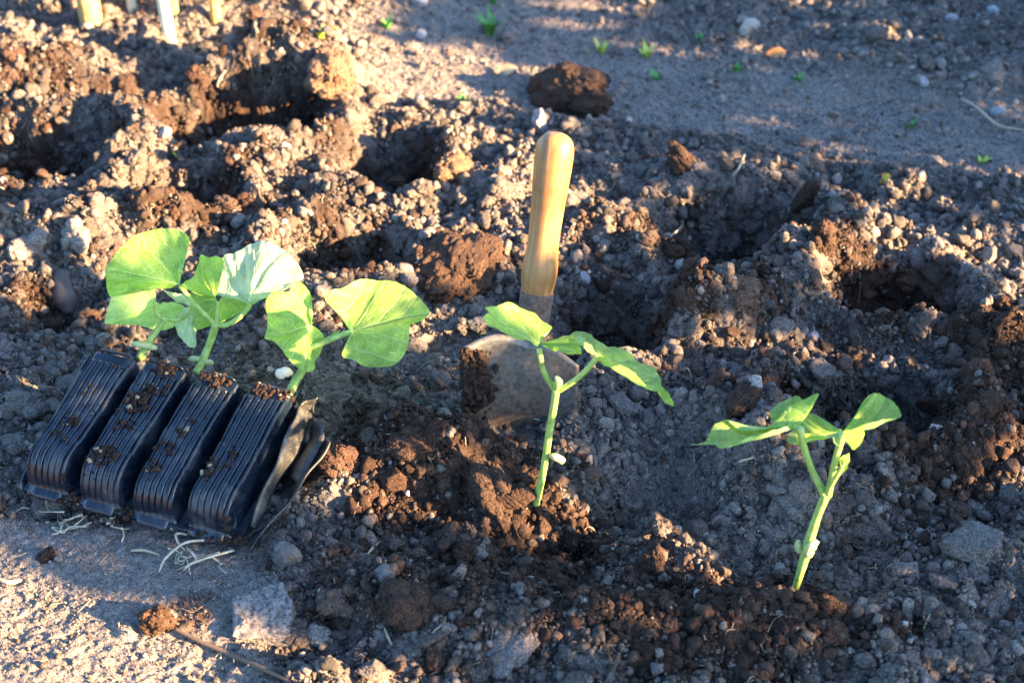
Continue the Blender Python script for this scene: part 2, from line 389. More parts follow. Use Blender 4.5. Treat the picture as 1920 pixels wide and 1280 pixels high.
# ------------------------------------------------------------------ generic shape helpers
def cr(pts, n):                                     # Catmull-Rom through a list of arrays
    P = [np.array(p, float) for p in pts]; P = [2 * P[0] - P[1]] + P + [2 * P[-1] - P[-2]]
    m = len(P) - 3; out = []
    for k in range(n + 1):
        f = k / n * m; i = min(int(f), m - 1); t = f - i; a, b, c, d = P[i:i + 4]
        out.append(.5 * (2 * b + (c - a) * t + (2 * a - 5 * b + 4 * c - d) * t * t + (3 * b - 3 * c + d - a) * t ** 3))
    return np.array(out)
def tube_vf(path, rad, n=24, sides=12, wob=0, seed=0):
    """path: list of Vector, rad: list; returns V, F(quads)"""
    A = cr([list(p) + [r] for p, r in zip(path, rad)], n); C, Rr = A[:, :3], np.maximum(A[:, 3], 1e-5)
    g = np.random.default_rng(seed)
    T = np.gradient(C, axis=0); T /= np.linalg.norm(T, axis=1)[:, None] + 1e-12
    up = np.array([0, 0, 1.]) if abs(T[0][2]) < .9 else np.array([1., 0, 0]); V = []
    a = np.cross(T[0], up); a /= np.linalg.norm(a)
    for k in range(n + 1):
        a = a - T[k] * a.dot(T[k]); a /= np.linalg.norm(a); b = np.cross(T[k], a)
        for s in range(sides):
            th = 2 * math.pi * s / sides; r = Rr[k] * (1 + wob * g.normal())
            V.append(C[k] + (a * math.cos(th) + b * math.sin(th)) * r)
    V.append(C[0] - T[0] * Rr[0] * .4); V.append(C[-1] + T[-1] * Rr[-1] * .6); V = np.array(V); F = []
    for k in range(n):
        for s in range(sides):
            s2 = (s + 1) % sides; F.append((k * sides + s, k * sides + s2, (k + 1) * sides + s2, (k + 1) * sides + s))
    c0, c1 = len(V) - 2, len(V) - 1; L = n * sides
    for s in range(sides):
        s2 = (s + 1) % sides; F.append((s2, s, c0, c0)); F.append((L + s, L + s2, c1, c1))
    return V, F
def poly_mesh(name, parts, mat, smooth=True, uv=None):
    """parts: list of (V, F) joined into one mesh; degenerate quads become triangles"""
    V, F = [], []; off = 0
    for v, f in parts:
        V += [tuple(map(float, q)) for q in v]
        for q in f:
            q = [int(i) + off for i in q]; u = []
            for i in q:
                if i not in u: u.append(i)
            F.append(u)
        off += len(v)
    me = bpy.data.meshes.new(name); me.from_pydata(V, [], F); me.update()
    if smooth: me.polygons.foreach_set("use_smooth", [True] * len(F))
    me.materials.append(mat); return me

# ------------------------------------------------------------------ plant materials
def leaf_mat(name, top, under, vein):
    m, n, b = newmat(name); n.nodes.remove(b); out = n.nodes["Material Output"]
    uv = N(n, "ShaderNodeUVMap"); uv.uv_map = "leaf"; sep = N(n, "ShaderNodeSeparateXYZ"); n.links.new(uv.outputs[0], sep.inputs[0])
    def M(op, a, b_=None, c_=None, clamp=False):
        q = N(n, "ShaderNodeMath", operation=op, use_clamp=clamp)
        for i, v in enumerate((a, b_, c_)):
            if v is None: continue
            if isinstance(v, (int, float)): q.inputs[i].default_value = v
            else: n.links.new(v, q.inputs[i])
        return q.outputs[0]
    u, v = sep.outputs[0], sep.outputs[1]; au = M('ABSOLUTE', u)
    nz = noise(n, 60, 2, .5); wob = M('MULTIPLY', M('SUBTRACT', nz.outputs[0], .5), .10)
    # side veins leave the midrib at a slant and curve towards the tip
    q = M('ADD', M('SUBTRACT', v, M('MULTIPLY', M('POWER', au, .85), .85)), M('MULTIPLY', wob, 1.6))
    fr = M('PINGPONG', M('MULTIPLY', q, 3.6), .5); side = M('SUBTRACT', 1.0, M('DIVIDE', fr, .048), clamp=True)
    mid = M('SUBTRACT', 1.0, M('DIVIDE', au, M('ADD', .012, M('MULTIPLY', M('SUBTRACT', 1.0, v), .012))), clamp=True)
    vo = N(n, "ShaderNodeTexVoronoi", feature='DISTANCE_TO_EDGE'); vo.inputs["Scale"].default_value = 16; n.links.new(uv.outputs[0], vo.inputs["Vector"])
    net = M('MULTIPLY', M('SUBTRACT', 1.0, M('DIVIDE', vo.outputs["Distance"], .07), clamp=True), .5)
    ve = M('MAXIMUM', M('MAXIMUM', mid, M('MULTIPLY', side, .75)), net)
    n2 = noise(n, 90, 3, .6); r = ramp(n, n2.outputs[0], [(.3, (.66, .76, .62)), (.7, (1.3, 1.2, 1.4))])
    geo = N(n, "ShaderNodeNewGeometry")
    base = mixc(n, mixc(n, top, under, fac=geo.outputs["Backfacing"]), r.outputs[0], mode='MULTIPLY')
    col = mixc(n, base, vein, fac=M('MULTIPLY', ve, .9))
    bp = N(n, "ShaderNodeBump"); bp.inputs["Strength"].default_value = .7; bp.inputs["Distance"].default_value = .0010
    hb = M('ADD', M('MULTIPLY', M('POWER', M('MULTIPLY', fr, 2.0), .6), 1.0), M('MULTIPLY', n2.outputs[0], .6))
    n.links.new(M('SUBTRACT', hb, M('MULTIPLY', ve, .5)), bp.inputs["Height"])
    p = N(n, "ShaderNodeBsdfPrincipled"); p.inputs["Roughness"].default_value = .48; p.inputs["Specular IOR Level"].default_value = .45
    n.links.new(col, p.inputs["Base Color"]); n.links.new(bp.outputs[0], p.inputs["Normal"])
    tr = N(n, "ShaderNodeBsdfTranslucent"); tcol = mixc(n, col, (.85, 1.0, .30), mode='MULTIPLY', f=.75)
    tcol2 = mixc(n, tcol, (1.7, 1.7, 1.6), mode='MULTIPLY'); n.links.new(tcol2, tr.inputs[0]); n.links.new(bp.outputs[0], tr.inputs["Normal"])
    mx = N(n, "ShaderNodeMixShader"); mx.inputs[0].default_value = .46
    n.links.new(p.outputs[0], mx.inputs[1]); n.links.new(tr.outputs[0], mx.inputs[2]); n.links.new(mx.outputs[0], out.inputs[0]); return m
M_LEAF = leaf_mat("bean_leaf", (.27, .46, .075), (.33, .50, .17), (.66, .78, .40))
M_LEAFP = leaf_mat("bean_leaf_pale", (.52, .66, .42), (.52, .66, .42), (.80, .88, .66))
def stem_mat(name, col, col2, sss=.25):
    m, n, b = newmat(name); nz = noise(n, 170, 4, .65); r = ramp(n, nz.outputs[0], [(.30, tuple(c * .62 for c in col)), (.48, col), (.68, col2)])
    n2 = noise(n, 700, 2, .5); sp = ramp(n, n2.outputs[0], [(.70, (1, 1, 1)), (.76, (.75, .62, .5))])
    n.links.new(mixc(n, r.outputs[0], sp.outputs[0], mode='MULTIPLY'), b.inputs["Base Color"]); b.inputs["Roughness"].default_value = .42
    b.inputs["Subsurface Weight"].default_value = sss; b.inputs["Subsurface Scale"].default_value = .003
    bp = N(n, "ShaderNodeBump"); bp.inputs["Distance"].default_value = .0004; bp.inputs["Strength"].default_value = .5
    n.links.new(n2.outputs[0], bp.inputs["Height"]); n.links.new(bp.outputs[0], b.inputs["Normal"]); return m
M_STEM = stem_mat("bean_stem", (.30, .45, .10), (.40, .55, .17)); M_COT = stem_mat("seed_leaf", (.46, .50, .20), (.58, .60, .34))
M_ROOT = stem_mat("root", (.50, .42, .28), (.66, .60, .46), .1)

# ------------------------------------------------------------------ bean seedlings
def fan(P, d0, out, tip, Y, crink=.0012, bulge=.004, seed=0, rings=16, per=9, turn=0):
    """leaf blade spreading from its petiole point P; out: outline (px, py, depth mm); Y: depth of the plant"""
    pts = [np.array(gy(o[0], o[1], Y + (o[2] + turn * (o[0] - P[0]) / 100) * .001)) for o in out]; p0 = np.array(gy(P[0], P[1], Y + d0 * .001))
    n = (len(pts) - 1) * per; B = cr(pts, n); m = len(pts) - 1
    g = np.random.default_rng(seed); ph = g.random(6) * 6.28
    nrm = np.zeros(3)
    for i in range(len(B) - 1): nrm += np.cross(B[i] - p0, B[i + 1] - p0)
    nrm /= np.linalg.norm(nrm) + 1e-12
    if nrm[1] > 0: nrm = -nrm
    tipf = tip / m; V, UV = [p0], [(0, 0)]; L = max(np.linalg.norm(B - p0, axis=1))
    for j in range(1, rings + 1):
        r = j / rings
        for i in range(n + 1):
            f = i / n; th = (f - tipf) / (tipf if f < tipf else 1 - tipf + 1e-9) * R(152)
            ln = 1.0 if abs(th) < .01 else np.linalg.norm(B[i] - p0) / L
            u, v = r * ln * math.sin(th), r * ln * math.cos(th)
            dsp = bulge * 4 * r * (1 - r) * (.4 + .6 * math.cos(2 * th)) + crink * (math.sin(9 * v + 7 * abs(u) + ph[0]) * .6 * r + math.sin(3.0 * th + ph[1]) * r * r * 1.3
                    + math.sin(16 * (v - .6 * abs(u)) * 2 + ph[2]) * .10 * r + 1.1 * r * float(vn(np.array(u * 5. + seed), np.array(v * 5.), seed)) + .5 * r * float(vn(np.array(u * 13. + seed), np.array(v * 13.), seed + 3))) - .0022 * math.exp(-(u / .07) ** 2) * r * (1 - r) * 3
            V.append(p0 + (B[i] - p0) * r + nrm * dsp); UV.append((u, v))
    F = []; W = n + 1
    for i in range(n): F.append((0, 1 + i, 2 + i))
    for j in range(rings - 1):
        for i in range(n):
            a = 1 + j * W + i; F.append((a, a + W, a + W + 1, a + 1))
    return np.array(V), F, UV
def leaf(name, parent, fans, mat, label=None):
    V, F, UV = [], [], []; off = 0
    for v, f, uv in fans:
        V.append(v); F += [tuple(i + off for i in q) for q in f]; UV += uv; off += len(v)
    me = poly_mesh(name, [(np.concatenate(V), F)], mat)
    bm = bmesh.new(); bm.from_mesh(me)
    # make the upper side (towards the sky) the front side
    s = sum(f.normal.z * f.calc_area() for f in bm.faces)
    if s < 0: bmesh.ops.reverse_faces(bm, faces=bm.faces)
    bm.to_mesh(me); bm.free()
    ul = me.uv_layers.new(name="leaf"); li = np.zeros(len(me.loops), np.int32); me.loops.foreach_get("vertex_index", li)
    ul.data.foreach_set("uv", np.array(UV, np.float32)[li].ravel())
    o = link("leaf", me, parent, label); return o
def tb(name, parent, pts, rad, Y, mat, n=22, sides=12, wob=.02):
    rad = [r * .87 for r in rad]
    path = [gy(p[0], p[1], Y + (p[2] if len(p) > 2 else 0) * .001) for p in pts]
    v, f = tube_vf(path, rad, n, sides, wob, len(pts)); return link(name, poly_mesh(name, [(v, f)], mat), parent)
def blobm(name, parent, c, r, sq, mat, seed=1, rot=0, lobes=3, sub=3):
    """thick curled seed half"""
    g = np.random.default_rng(seed); pts, rr = [], []; a0 = g.random() * .6 - .3
    for k in range(7):
        a = -1.15 + 2.3 * k / 6 + a0; pts.append(Vector((math.sin(a) * r * .95, -.0008 * math.cos(3 * a), (math.cos(a) - .6) * r * .9))); rr.append(r * (.22, .46, .56, .50, .55, .46, .2)[k])
    V, F = tube_vf(pts, rr, 20, 14, .02, seed); V = np.array(V) * np.array((sq[0] / max(sq), .62, sq[2] / max(sq) * 1.0)); c_, s_ = math.cos(rot), math.sin(rot)
    V = np.stack([V[:, 0] * c_ - V[:, 2] * s_, V[:, 1], V[:, 0] * s_ + V[:, 2] * c_], 1) + np.array(c)
    return link(name, poly_mesh(name, [(V, F)], mat), parent)
def keep_origin(root):                              # children are modelled in world space
    for ch in list(root.children): ch.matrix_parent_inverse = Matrix.Translation(-root.location)
GRP_T = "bean seedlings growing out of the black tray"; GRP_P = "planted bean seedlings"
def seedlings():
    # D: planted seedling in front of the trowel
    b = G(1005, 950); Y = b.y
    t = thing("bean_seedling", b, "upright bean seedling planted right in front of the trowel blade", "seedling", GRP_P)
    tb("stem", t, [(1003, 965), (1006, 940), (1020, 875), (1030, 810), (1038, 765), (1043, 728)], [.0027, .0029, .0026, .0027, .0026, .0027], Y, M_STEM)
    tb("petiole", t, [(1043, 733), (1034, 722, 1), (1018, 692, 3), (1011, 655, 5)], [.0021, .0020, .0019, .0020], Y, M_STEM)
    tb("petiole", t, [(1045, 733), (1056, 727, -1), (1084, 708, -2), (1108, 684, -1), (1122, 667, 0)], [.0022, .0020, .0019, .0019, .0021], Y, M_STEM)
    leaf("leaf", t, [fan((1011, 645), 5, [(1009, 649, 2), (994, 643, -6), (973, 633, -12), (927, 616, -16), (905, 598, -14), (918, 584, -2), (911, 573, 8), (932, 572, 14), (946, 567, 26), (961, 568, 30), (984, 579, 30),
                     (1003, 590, 28), (1016, 605, 24), (1034, 616, 20), (1017, 628, 12), (1012, 634, 9)], 5, Y, .0010, .003, 1),
                     fan((1012, 645), 5, [(1014, 641, 8), (1036, 640, 10), (1057, 631, 8), (1073, 630, 4), (1083, 641, 0), (1089, 652, -4), (1088, 663, -6), (1069, 655, -6), (1052, 650, -4), (1044, 656, -6), (1020, 648, 0)], 6, Y, .0006, .002, 2)], M_LEAF)
    leaf("leaf", t, [fan((1123, 667), 0, [(1112, 652, 12), (1095, 632, 22), (1072, 628, 30), (1073, 621, 34), (1085, 618, 36), (1105, 624, 32), (1113, 634, 28), (1130, 645, 28), (1150, 652, 30), (1175, 662, 30), (1196, 679, 28), (1223, 685, 22), (1236, 702, 12),
                     (1241, 714, 2), (1240, 724, -4), (1228, 730, -10), (1202, 717, -20), (1182, 700, -24), (1163, 686, -24), (1144, 685, -20), (1132, 675, -8)], 14, Y, .0010, .004, 3),
                     fan((1121, 667), 0, [(1112, 655, 2), (1102, 643, -2), (1095, 641, -6), (1095, 652, -10), (1108, 662, -8), (1122, 671, -2)], 3, Y, .0004, .001, 5, 8, 5),
                     fan((1238, 720), 0, [(1236, 714, 6), (1242, 727, 4), (1248, 737, 2), (1257, 744, 2), (1263, 761, 0), (1254, 757, -3), (1244, 752, -4), (1235, 740, -4), (1230, 727, -4)], 4, Y, .0003, .001, 6, 8, 5)], M_LEAF)
    p = gy(1041, 860, Y - .003); q = gy(1021, 866, Y)
    blobm("seed_leaf", t, p, .0054, (1.0, .55, .9), M_COT, 4, -.45); blobm("seed_leaf", t, q, .0042, (.6, .6, 1.1), M_COT, 5)
    v1 = tube_vf([gy(1043, 728, Y - .002), gy(1047, 716, Y - .003), gy(1043, 706, Y - .003)], [.0022, .0026, .0012], 10, 8)
    link("shoot", poly_mesh("shoot", [v1], M_STEM), t); keep_origin(t)
    # E: planted seedling at the right
    b = G(1490, 1112); Y = b.y
    t = thing("bean_seedling", b, "bean seedling planted nearest the camera with tall forked stalks and pale seed leaves", "seedling", GRP_P)
    tb("stem", t, [(1487, 1128), (1490, 1108), (1502, 1068), (1513, 1030), (1520, 1005), (1533, 965), (1549, 926)], [.0024, .0025, .0029, .0036, .0033, .0029, .0031], Y, M_STEM, 30)
    tb("petiole", t, [(1546, 928), (1538, 912, 1), (1521, 878, 3), (1506, 832, 6), (1500, 802, 8)], [.0027, .0024, .0022, .0023, .0026], Y, M_STEM)
    tb("petiole", t, [(1552, 928), (1557, 908, -1), (1564, 873, -2), (1573, 838, -2), (1581, 812, 0)], [.0028, .0024, .0022, .0022, .0026], Y, M_STEM)
    leaf("leaf", t, [fan((1495, 801), 8, [(1477, 804, 2), (1433, 815, -8), (1389, 826, -16), (1365, 835, -20), (1350, 839, -20), (1335, 834, -14), (1293, 837, -10), (1319, 827, -2), (1332, 808, 6), (1343, 790, 14), (1359, 785, 16), (1373, 793, 12),
                     (1388, 802, 8), (1429, 804, 8), (1455, 792, 14), (1475, 772, 22), (1491, 761, 26), (1508, 754, 28), (1535, 743, 30), (1521, 766, 24), (1508, 779, 18), (1500, 793, 12)], 6, Y, .0008, .003, 7),
                     fan((1490, 792), 16, [(1474, 793, 14), (1452, 793, 16), (1444, 776, 24), (1455, 759, 32), (1472, 748, 36), (1486, 743, 38), (1500, 746, 36), (1512, 751, 32), (1503, 768, 24)], 5, Y, .0006, .003, 8, 10)], M_LEAF)
    leaf("leaf", t, [fan((1582, 809), 0, [(1584, 806, 4), (1597, 793, 8), (1608, 780, 12), (1615, 766, 18), (1625, 752, 22), (1640, 741, 26), (1661, 744, 26), (1680, 757, 20), (1688, 772, 12), (1677, 783, 4), (1652, 789, -2), (1621, 800, -10), (1621, 816, -14),
                     (1610, 828, -16), (1597, 836, -16), (1587, 829, -10), (1582, 815, -2)], 8, Y, .0010, .003, 9),
                     fan((1581, 810), 2, [(1578, 807, 6), (1553, 799, 14), (1538, 783, 22), (1523, 776, 26), (1508, 779, 28), (1499, 792, 26), (1478, 808, 20), (1474, 823, 14), (1486, 832, 8), (1499, 826, 6), (1527, 821, 2), (1556, 816, 0),
                     (1563, 827, -4), (1573, 833, -6), (1580, 818, -2)], 6, Y, .0008, .003, 10)], M_LEAF)
    blobm("seed_leaf", t, gy(1524, 1030, Y - .003), .0068, (1, .5, .9), M_COT, 6, 1.35); blobm("seed_leaf", t, gy(1500, 1024, Y + .001), .0052, (1, .5, .7), M_COT, 8, 1.8)
    v1 = tube_vf([gy(1551, 925, Y - .003), gy(1560, 905, Y - .005), gy(1571, 888, Y - .006), gy(1583, 868, Y - .006)], [.0018, .0016, .0014, .001], 12, 8)
    sh = link("shoot", poly_mesh("shoot", [v1], M_STEM), t)
    leaf("leaf", t, [fan((1577, 878), -6, [(1574, 870, -6), (1578, 856, -5), (1592, 850, -3), (1594, 860, -2), (1586, 872, -4), (1580, 878, -6)], 2, Y, .0004, .002, 11, 8, 5),
                     fan((1567, 892), -6, [(1572, 880, -6), (1582, 876, -4), (1591, 874, -4), (1584, 882, -6), (1576, 890, -7), (1570, 894, -7)], 2, Y, .0004, .001, 12, 8, 5)], M_LEAF)
    keep_origin(t)
    # three seedlings in the tray
    Y = TRAY_MOUTH(0.75).y; c = TRAY_MOUTH(0.75)
    YA = Y + .026
    t = thing("bean_seedling", TRAY_MOUTH(.75), "bean seedling in the tray cell farthest left, with one drooping leaf touching the soil", "seedling", GRP_T)
    tb("stem", t, [(262, 672, -20), (275, 650, -10), (284, 634, -4), (298, 614), (311, 597)], [.003, .0028, .0024, .0024, .0025], YA, M_STEM)
    tb("petiole", t, [(311, 598), (300, 594, -1), (292, 583, -1), (291, 567, 0)], [.0018, .0017, .0015, .0016], YA, M_STEM)
    tb("petiole", t, [(311, 598), (334, 599, 0), (350, 590, 2), (358, 574, 5)], [.0018, .0017, .0015, .0016], YA, M_STEM)
    leaf("leaf", t, [fan((291, 567), 0, [(292, 552, 3), (284, 520, 8), (262, 502, 10), (232, 508, 10), (215, 530, 6), (206, 562, 2), (200, 590, -2), (197, 607, -4), (215, 607, 4), (240, 606, 10), (262, 606, 16), (295, 616, 20), (325, 612, 20),
                     (345, 598, 18), (350, 580, 14), (330, 568, 10), (303, 567, 3)], 7, YA, .0012, .004, 13, turn=12)], M_LEAF)
    leaf("leaf", t, [fan((359, 574), 5, [(364, 579, 3), (366, 605, 0), (369, 648, -4), (351, 648, -2), (336, 631, 2), (328, 611, 6), (330, 592, 8), (342, 578, 8)], 2, YA, .0006, .002, 14, 10),
                     fan((358, 573), 5, [(352, 574, 4), (340, 568, 4), (326, 562, 5), (304, 542, 10), (318, 546, 8), (332, 549, 6), (350, 556, 6), (360, 567, 5)], 3, YA, .0006, .003, 15, 10)], M_LEAFP)
    blobm("seed_leaf", t, gy(270, 650, YA - .012), .0085, (1.1, .7, .55), M_COT, 16, -.25); keep_origin(t)
    t = thing("bean_seedling", TRAY_MOUTH(1.6), "bean seedling in the second tray cell from the left, with the largest pale upturned leaf", "seedling", GRP_T)
    Y2 = TRAY_MOUTH(1.6).y + .024
    tb("stem", t, [(368, 700, -16), (378, 680, -8), (388, 656, -2), (398, 630), (405, 606)], [.0034, .0032, .003, .003, .0031], Y2, M_STEM)
    tb("petiole", t, [(404, 608), (385, 590, 2), (358, 562, 6), (337, 535, 10)], [.0024, .0020, .0018, .0021], Y2, M_STEM)
    tb("petiole", t, [(406, 608), (424, 609, 0), (448, 595, 3), (464, 578, 8), (468, 570, 9)], [.0024, .0022, .0021, .0022, .0022], Y2, M_STEM)
    tb("petiole", t, [(405, 606), (407, 590, 2), (409, 566, 5)], [.0018, .0015, .0015], Y2, M_STEM)
    leaf("leaf", t, [fan((336, 533), 10, [(334, 522, 12), (333, 497, 14), (342, 485, 16), (350, 468, 18), (355, 456, 20), (353, 444, 22), (340, 434, 26), (322, 429, 30), (302, 428, 34), (277, 433, 38), (251, 442, 38), (235, 455, 36), (219, 473, 34),
                     (206, 492, 30), (197, 502, 26), (199, 524, 20), (201, 545, 18), (208, 556, 16), (225, 552, 15), (251, 541, 14), (290, 542, 12), (318, 541, 10)], 14, Y2, .0016, .006, 17, turn=18)], M_LEAF)
    leaf("leaf", t, [fan((464, 569), 8, [(452, 562, 10), (430, 556, 14), (405, 550, 18), (396, 532, 24), (403, 512, 30), (410, 492, 36), (420, 480, 40), (437, 474, 42), (455, 469, 44), (473, 458, 46), (493, 452, 46), (511, 455, 44), (530, 465, 40), (547, 479, 34),
                     (560, 496, 28), (568, 512, 22), (566, 526, 16), (547, 537, 12), (529, 545, 10), (510, 551, 8), (491, 560, 7), (474, 570, 7)], 12, Y2, .0012, .006, 18)], M_LEAFP, "pale blue-green leaf seen from below")
    leaf("leaf", t, [fan((405, 558), 5, [(404, 546, 5), (396, 524, 4), (402, 508, 2), (416, 498, 0), (421, 488, 2), (404, 480, 6), (388, 485, 8), (376, 478, 8), (371, 497, 8), (363, 518, 8), (346, 528, 8), (342, 541, 8), (362, 548, 7), (385, 554, 6)], 7, Y2, .001, .005, 19)], M_LEAF)
    leaf("leaf", t, [fan((410, 568), 8, [(403, 550, 16), (375, 546, 18), (352, 552, 18), (358, 572, 14), (364, 595, 10), (367, 617, 6), (390, 612, 6), (414, 605, 8), (444, 590, 12), (469, 570, 16), (450, 560, 20), (434, 557, 20), (418, 553, 18)], 5, Y2, .0012, .004, 20)], M_LEAF)
    blobm("seed_leaf", t, gy(368, 676, Y2 - .006), .006, (.8, .6, .6), M_COT, 21); blobm("seed_leaf", t, gy(387, 682, Y2 - .008), .005, (.8, .6, .7), M_COT, 22); keep_origin(t)
    t = thing("bean_seedling", TRAY_MOUTH(3.2), "bean seedling in the rightmost tray cell, with crinkled green leaves and a white seed half", "seedling", GRP_T)
    Y3 = TRAY_MOUTH(3.2).y + .012
    tb("stem", t, [(540, 742, -16), (552, 718, -6), (566, 695, -1), (574, 672), (581, 651)], [.0036, .0034, .0031, .003, .0031], Y3, M_STEM)
    tb("petiole", t, [(581, 652), (600, 645, 0), (628, 633, 2), (655, 624, 4), (660, 622, 5)], [.0026, .0024, .0022, .0024, .0022], Y3, M_STEM)
    tb("petiole", t, [(580, 652), (574, 642, 1), (576, 626, 3), (584, 612, 6)], [.0024, .0020, .0018, .0016], Y3, M_STEM)
    leaf("leaf", t, [fan((584, 610), 6, [(583, 600, 8), (581, 588, 10), (582, 574, 14), (589, 561, 18), (580, 546, 24), (568, 532, 28), (556, 525, 30), (547, 534, 26), (541, 547, 22), (512, 548, 22), (498, 561, 20), (497, 579, 16), (501, 593, 13),
                     (502, 615, 10), (498, 634, 6), (516, 639, 4), (527, 653, 0), (538, 669, -3), (557, 689, -8), (573, 697, -10), (588, 692, -9), (590, 677, -6), (602, 662, -3), (610, 645, 0), (609, 629, 3), (596, 617, 6)], 14, Y3, .0016, .005, 23, turn=16)], M_LEAF)
    leaf("leaf", t, [fan((658, 622), 5, [(655, 607, 8), (643, 591, 12), (623, 579, 14), (611, 564, 16), (612, 552, 20), (625, 540, 24), (645, 537, 26), (669, 525, 30), (690, 521, 32), (712, 523, 32), (732, 525, 30), (760, 538, 26), (781, 556, 20), (794, 571, 14),
                     (806, 585, 8), (793, 599, 4), (770, 608, 2), (768, 628, -4), (766, 644, -8), (757, 666, -14), (739, 684, -18), (714, 689, -20), (687, 687, -20), (662, 675, -16), (644, 671, -14), (641, 660, -10), (651, 648, -4), (657, 632, 2)], 14, Y3, .0018, .006, 24, turn=13)], M_LEAF)
    leaf("leaf", t, [fan((600, 640), 2, [(596, 632, 4), (612, 634, 4), (626, 628, 4), (638, 618, 6), (632, 628, 2), (618, 638, 1), (606, 644, 1)], 3, Y3, .0003, .001, 25, 8, 5)], M_LEAF)
    blobm("seed_leaf", t, gy(534, 703, Y3 - .008), .0072, (.75, .6, .95), M_COT2, 26, .4); keep_origin(t)
M_COT2 = stem_mat("seed_half", (.72, .64, .44), (.80, .74, .56))

# ------------------------------------------------------------------ rooting tray of four ribbed black cells
M_PLAST, n_, b_ = newmat("black_plastic")
nz = noise(n_, 45, 4, .65); nf = noise(n_, 900, 2, .6)
dust = ramp(n_, nz.outputs[0], [(.50, (.005, .011, .021)), (.56, (.016, .024, .036)), (.66, (.055, .06, .065)), (.80, (.12, .115, .10))])
gr = ramp(n_, nf.outputs[0], [(.69, (0, 0, 0)), (.74, (1, 1, 1))])
n_.links.new(mixc(n_, dust.outputs[0], (.22, .19, .15), fac=gr.outputs[0]), b_.inputs["Base Color"])
rr_ = ramp(n_, nz.outputs[0], [(.45, (.24, .24, .24)), (.75, (.7, .7, .7))]); n_.links.new(rr_.outputs[0], b_.inputs["Roughness"])
b_.inputs["Specular IOR Level"].default_value = .6
bp_ = N(n_, "ShaderNodeBump"); bp_.inputs["Distance"].default_value = .0005; bp_.inputs["Strength"].default_value = .5
n_.links.new(nz.outputs[0], bp_.inputs["Height"]); n_.links.new(bp_.outputs[0], b_.inputs["Normal"])
M_DUST_LIT, n_, b_ = newmat("dusty_lit_plastic"); nz = noise(n_, 60, 4, .65); nf = noise(n_, 800, 2, .6)  # dust, plus extra paleness standing in for sun on the flaps
dd_ = ramp(n_, nz.outputs[0], [(.40, (.010, .013, .018)), (.56, (.06, .058, .048)), (.72, (.13, .12, .095))]); gr = ramp(n_, nf.outputs[0], [(.66, (0, 0, 0)), (.72, (1, 1, 1))])
n_.links.new(mixc(n_, dd_.outputs[0], (.40, .34, .25), fac=gr.outputs[0]), b_.inputs["Base Color"]); b_.inputs["Roughness"].default_value = .55
NL, NRt = np.array(gz(42, 921, .012)), np.array(gz(446, 1026, .010))
FLt, FRt = np.array(gz(187, 644, .062)), np.array(gz(572, 728, .060))
FL, FR = FLt - np.array([0, .004, .026]), FRt - np.array([0, .004, .026])
TN = np.cross(NRt - NL, FL - NL); TN /= np.linalg.norm(TN)
if TN[2] < 0: TN = -TN
def TP(u, v, h=0):                                  # u 0..4 across the cells, v 0 (mouth) .. 1 (foot)
    a = FL + (FR - FL) * u / 4; b = NL + (NRt - NL) * u / 4
    return a + (b - a) * v + TN * h
def TRAY_MOUTH(u, h=.006): return Vector(TP(u, 0.0, h))
def bulge_h(f, v, H0=.027, ribs=True):
    e = .035 + .035 * v; k = min(1, max(0, min(f - e, 1 - e - .085 - f) / .06)); k = k * k * (3 - 2 * k)
    H = H0 * (1 - .22 * v); ve = 1 if v < .80 else math.sqrt(max(0, 1 - ((v - .80) / .15) ** 2)) if v < .95 else 0
    r = 0
    if ribs and .08 < v < .955:
        ff = (f - e) / (1 - 2 * e - .085); r = .0021 * (math.sin(ff * 6.5 * 2 * math.pi) > -.1) * (1 if .04 < ff < .96 else 0)
    return (H * ve + r * (1 if ve > .02 else 0)) * k
